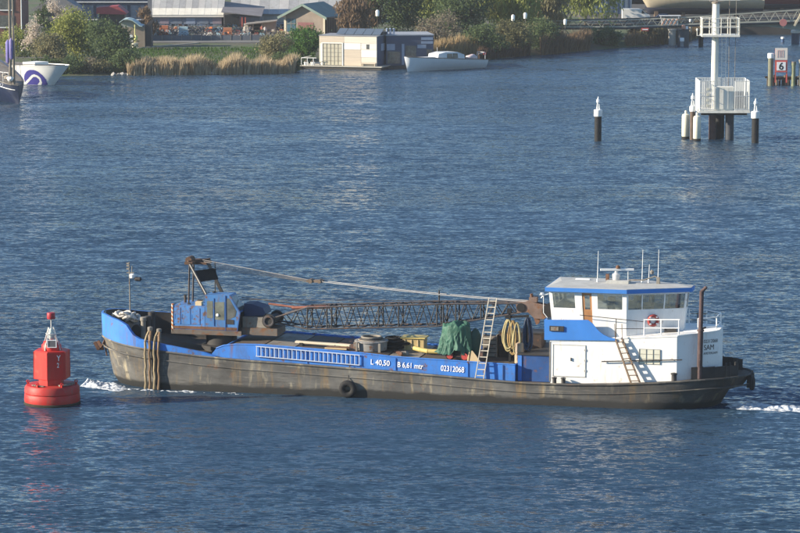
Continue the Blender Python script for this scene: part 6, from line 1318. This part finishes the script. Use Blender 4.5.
def footbridge():
    t = wthing('footbridge', 'long lattice truss footbridge crossing the side channel', 'bridge', (50, 558, 3)); ST = paint('bridge pale', (.34, .34, .28), .6, .15, grime=.2); DK = paint('bridge dark', (.03, .035, .04), .7, .2)
    zt = lambda x: interp([(26, 4.25), (40, 4.45), (50, 4.85), (62, 5.6), (72, 6.3), (100, 8.2)], x); zb = lambda x: interp([(26, 2.95), (40, 3.0), (50, 3.4), (62, 3.8), (72, 4.1), (100, 5.2)], x)
    xs = [26 + 2.0 * i for i in range(38)]
    for y, nm in ((558, 'near_truss'), (561.5, 'far_truss')):
        m = MB()
        for a, b in zip(xs[:-1], xs[1:]):
            m.bar((a, y, zt(a)), (b, y, zt(b)), .16, .2); m.bar((a, y, zb(a) + .25), (b, y, zb(b) + .25), .16, .24); m.bar((a, y, zb(a) + .2), ((a + b) / 2, y, zt(a)), .1); m.bar(((a + b) / 2, y, zt(a)), (b, y, zb(b) + .2), .1)
            m.bar((a, y, (zt(a) + zb(a)) / 2 + .2), (b, y, (zt(b) + zb(b)) / 2 + .2), .05)
        m.build(nm, ST if y < 560 else DK, t)
    m = MB()
    for a, b in zip(xs[:-1], xs[1:]): m.hexa([(a, 558.1, zb(a) - .25), (b, 558.1, zb(b) - .25), (b, 561.4, zb(b) - .25), (a, 561.4, zb(a) - .25), (a, 558.1, zb(a) + .02), (b, 558.1, zb(b) + .02), (b, 561.4, zb(b) + .02), (a, 561.4, zb(a) + .02)])
    m.build('deck', DK, t)
    m = MB(); m.bar((70.4, 557.8, 3.4), (72.6, 557.8, 7.2), .35, .35); m.build('portal_leg', paint('portal cream', (.55, .48, .34), .6, .1), t)
    m = MB(); m.side([(60, 3.3), (66, 3.2), (72, 2.4), (90, 1.2), (90, 4.6), (72, 3.8), (66, 3.5)], 559.6, 560.2); m.build('haunch', paint('haunch green grey', (.28, .32, .29), .7, .1), t)
    for x0, x1, mt, lab in ((47.85, 49.25, paint('pier pale', (.32, .30, .26), .9, .15, scale=.5), 'pale round bridge pier'), (49.4, 51.5, paint('pier dark', (.06, .07, .08), .9, .2), 'dark bridge pier')):
        m = MB(); m.lathe(((x0 + x1) / 2, 556.5, -1), [((x1 - x0) / 2, 0), ((x1 - x0) / 2, 3.6), ((x1 - x0) / 2 + .08, 3.62), ((x1 - x0) / 2 + .08, 3.9)], 18); o = m.build('pier', mt, t, smooth=40); o['label'] = lab
    m = MB(); m.bar((47.8, 558, 2.9), (51.6, 558, 2.95), 1.0, .3); m.build('pier_beam', DK, t)
    s = wthing('zigzag_barrier', 'white board with orange zigzag marks hanging on the footbridge railing', 'barrier', (48, 557.6, 4.2)); m = MB(); m.bb(46.6, 49.6, 557.62, 557.68, 3.55, 4.7); m.build('board', paint('barrier white', (.70, .66, .58), .6, .08), s); ORG = paint('barrier orange', (.55, .22, .10), .6, .1)
    for k in range(4):
        x = 46.75 + .72 * k; m = MB(); m.bar((x, 557.58, 3.6), (x + .6, 557.58, 4.65), .03, .14); m.build('orange_bar', ORG, s)
        m = MB(); m.bar((x + .6, 557.53, 3.6), (x, 557.53, 4.65), .03, .1); m.build('dark_bar', DARK, s)
    m = MB(); m.bb(46.3, 50.1, 557.5, 557.9, 5.15, 5.3); m.bb(46.5, 46.6, 557.6, 557.7, 4.7, 5.15); m.bb(49.7, 49.8, 557.6, 557.7, 4.7, 5.15); m.build('white_top_bar', WHITE2, s)
    s = wthing('red_white_sign', 'small red sign with a white bar on the footbridge edge', 'sign', (44, 557.7, 2.7)); m = MB(); m.bb(43.1, 44.4, 557.5, 557.6, 2.5, 3.05); p = m.build('sign_face', paint('small sign red', (.50, .07, .06), .5, .1), s); m = MB(); m.bb(43.25, 44.25, 557.46, 557.498, 2.68, 2.87); m.build('white_bar', WHITE2, p)
    s = wthing('red_disc_sign', 'round faded red disc sign on the right part of the footbridge', 'sign', (68.4, 557.6, 3.9)); m = MB(); m.lathe((68.4, 557.5, 4.0), [(.66, 0), (.66, .08)], 20, 'y'); m.build('disc', paint('disc red', (.42, .16, .15), .6, .1), s); m = MB(); m.bb(68.35, 68.45, 557.6, 557.7, 3, 5.2); m.build('post', GREYM, s)
    s = wthing('orange_lamp', 'small orange and white marker lamp over the dark bridge pier', 'lamp', (50.4, 556, 3.0)); m = MB(); m.lathe((50.4, 555.2, 2.95), [(.3, 0), (.42, .15), (.3, .7), (.05, .8)], 12); m.build('lamp_body', paint('lamp orange', (.6, .26, .16), .5, .1), s); m = MB(); m.bb(50.8, 51.2, 555.1, 555.3, 3.0, 3.5); m.build('white_side', WHITE2, s)
    hexpost('short_bollard', 'short post with white top standing between the two bridge piers', 50.0, 553.5, .32, .9, .55, lantern=False, mat=paint('bollard grey', (.2, .22, .24), .7, .2))
    hexpost('black_bollard', 'squat black bollard right of the bridge piers', 53.3, 553, .42, 1.35, .4, lantern=False, capcol=BLACK)
    hexpost('blue_post', 'tall dark blue post with white cap near the right edge under the footbridge', 71.2, 562, .72, 1.9, .45, lantern=False, mat=paint('post blue', (.05, .07, .12), .7, .2))
    hexpost('blue_post', 'slim blue post with pale cap left of the tall dark blue post', 69.4, 566, .28, .6, .3, lantern=False, mat=paint('post mid blue', (.05, .10, .22), .7, .2))
    hexpost('cream_post', 'cream post on the shore behind the tower railing', 53.2, 572, .22, 3.4, .4, lantern=False, mat=paint('post cream2', (.5, .42, .3), .7, .1))
footbridge()
def boatyard():
    GR = paint('keel block', (.14, .10, .07), .9, .2)
    def yacht(name, label, x, y, L, zb, h, col, bot, z0, rz=0.0):
        t = thing(name, label, 'ship', (x, y, 0), rz); Z = (0, 0, 0); m, sh, hb = boat_hull(L, 2.6, zb + h, zb + h * .9, zb + h * .9, rake=1.6, trans=.85, zk=zb); m.build('hull', paint(name + ' paint', col, .4, .06, scale=.4, grime=.15), t, smooth=50, base=Z)
        m, sh2, hb2 = boat_hull(L * .97, 2.35, zb + .9, zb + .75, zb + .75, rake=1.0, trans=.85, zk=zb - .55); m.v = [(a + .5, b, c) for a, b, c in m.v]; m.build('bottom_paint', paint(name + ' bottom', bot, .7, .15), t, smooth=50, base=Z)
        m = MB(); m.bb(L * .25, L * .8, -1.5, 1.5, zb + h * .8, zb + h + 1.4); m.build('deck_house', WHITE, t, base=Z)
        for k in range(4): m = MB(); m.bb(2.5 + k * L * .22, 3.2 + k * L * .22, -1.2, 1.2, 1.5, zb - .05 + .15); m.build('keel_block', GR, t, base=Z)
    yacht('beige_yacht', 'long beige yacht hull with dark bottom laid up above the footbridge', 47.6, 616, 24, 3.0, 2.6, (.50, .44, .33), (.035, .04, .07), 1.6)
    yacht('red_hulled_ship', 'dark red hulled ship with navy band laid up right of the beige yacht', 62.0, 640, 30, 2.7, 3.4, (.24, .05, .055), (.03, .035, .07), 1.6)
    yacht('navy_ship', 'navy blue ship hull behind the white van', 39.0, 650, 26, 3.4, 3.2, (.03, .035, .075), (.025, .03, .05), 1.6)
    yacht('grey_blue_ship', 'grey blue ship hull at the right edge above the footbridge', 80.0, 655, 30, 3.0, 4.0, (.17, .20, .25), (.06, .06, .07), 1.6)
    t = thing('white_van', 'white delivery van parked behind the footbridge', 'van', (43.2, 608, 1.62)); Z = (0, 0, 0)
    m = MB(); m.side([(0, .35), (0, 2.25), (.15, 2.38), (3.4, 2.35), (3.9, 2.2), (4.6, 1.45), (5.3, 1.2), (5.4, .4)], -.95, .95); m.build('body', paint('van white', (.82, .81, .77), .35, .02), t, base=Z)
    m = MB(); m.side([(3.75, 1.45), (3.75, 2.1), (3.95, 2.05), (4.45, 1.45)], -.965, -.952); m.build('side_window', DGLASS, t, base=Z)
    for x in (1.0, 4.4):
        for y in (-.95, .75): m = MB(); m.lathe((x, y, .34), [(.34, 0), (.34, .2)], 16, 'y'); w = m.build('wheel', BLACK, t, base=Z); m = MB(); m.lathe((x, y - .02 if y < 0 else y + .2, .34), [(.18, 0), (.18, .02)], 12, 'y'); m.build('rim', ALU, w, base=Z)
    m = MB(); m.bb(5.38, 5.45, -.8, .8, .4, .65); m.build('bumper', BLACK, t, base=Z)
    for y in (-.75, .5): m = MB(); m.bb(5.32, 5.41, y, y + .25, .85, 1.1); m.build('headlight', ALU, t, base=Z)
    t = thing('blue_car', 'dark blue parked car right of the white van', 'car', (49.2, 606, 1.62))
    m = MB(); m.side([(0, .3), (0, .85), (.5, .95), (1.1, 1.42), (2.6, 1.42), (3.3, .95), (4.1, .85), (4.15, .3)], -.85, .85); m.build('body', paint('car blue', (.05, .12, .25), .3, .05), t, base=Z)
    m = MB(); m.side([(.75, .95), (1.2, 1.36), (2.5, 1.36), (3.1, .95)], -.86, -.852); m.build('side_window', DGLASS, t, base=Z)
    for x in (.8, 3.3):
        for y in (-.86, .68): m = MB(); m.lathe((x, y, .31), [(.31, 0), (.31, .18)], 14, 'y'); m.build('wheel', BLACK, t, base=Z)
    s = wthing('yellow_railing', 'yellow railing behind the left part of the footbridge', 'railing', (41, 600, 1.6)); YL = paint('railing yellow', (.50, .42, .12), .6, .1)
    for x in (38.2, 39.9, 41.5): m = MB(); m.bb(x, x + .12, 600, 600.1, 1.5, 4.2); m.build('post', YL, s)
    for z in (4.1, 3.4): m = MB(); m.bb(38.2, 41.7, 599.95, 599.99, z, z + .16); m.build('rail', YL, s)
    s = wthing('blue_container', 'blue grey container behind the navy ship and willow', 'container', (40, 640, 1.6)); m = MB(); m.bb(38.5, 47, 634, 638, 1.6, 5.2); m.build('body', paint('container blue', (.13, .18, .25), .6, .1), s)
    for k in range(8): m = MB(); m.bb(38.7 + k * 1.04, 39.0 + k * 1.04, 633.93, 633.99, 1.7, 5.1); m.build('rib', paint('container rib', (.10, .14, .20), .6, .1), s)
boatyard()

def unseen_far_wood():  # added out of view: keeps the bright horizon out of the water's reflections
    rnd = random.Random(77); m = MB()
    for i in range(260):
        x = -1150 + i * 8.9 + rnd.uniform(-3, 3); h = rnd.uniform(5, 9); m.blob((x, 815 + rnd.uniform(-18, 18) + .02 * abs(x), 1.5 + h * .7), (rnd.uniform(6, 10), rnd.uniform(6, 9), h), .25, i, 2)
    m.build('unseen_far_wood', paint('unseen wood green', (.09, .10, .05), .95, .4, scale=.12), kind='stuff', smooth=None)
unseen_far_wood()

# ---------------------------------------------------------------- light spring haze over the river
def haze():
    m = bpy.data.materials.new('river haze'); m.use_nodes = True; t = m.node_tree; t.nodes.clear()
    o = t.nodes.new('ShaderNodeOutputMaterial'); v = t.nodes.new('ShaderNodeVolumePrincipled'); v.inputs['Color'].default_value = (.86, .92, 1, 1); v.inputs['Density'].default_value = HAZE; v.inputs['Anisotropy'].default_value = 0.2
    t.links.new(v.outputs[0], o.inputs['Volume'])
    mb = MB(); mb.bb(-1600, 1600, -350, 1750, -4.0, 36.0); mb.build('haze', m, kind='stuff')
HAZE = 0.0001
haze()
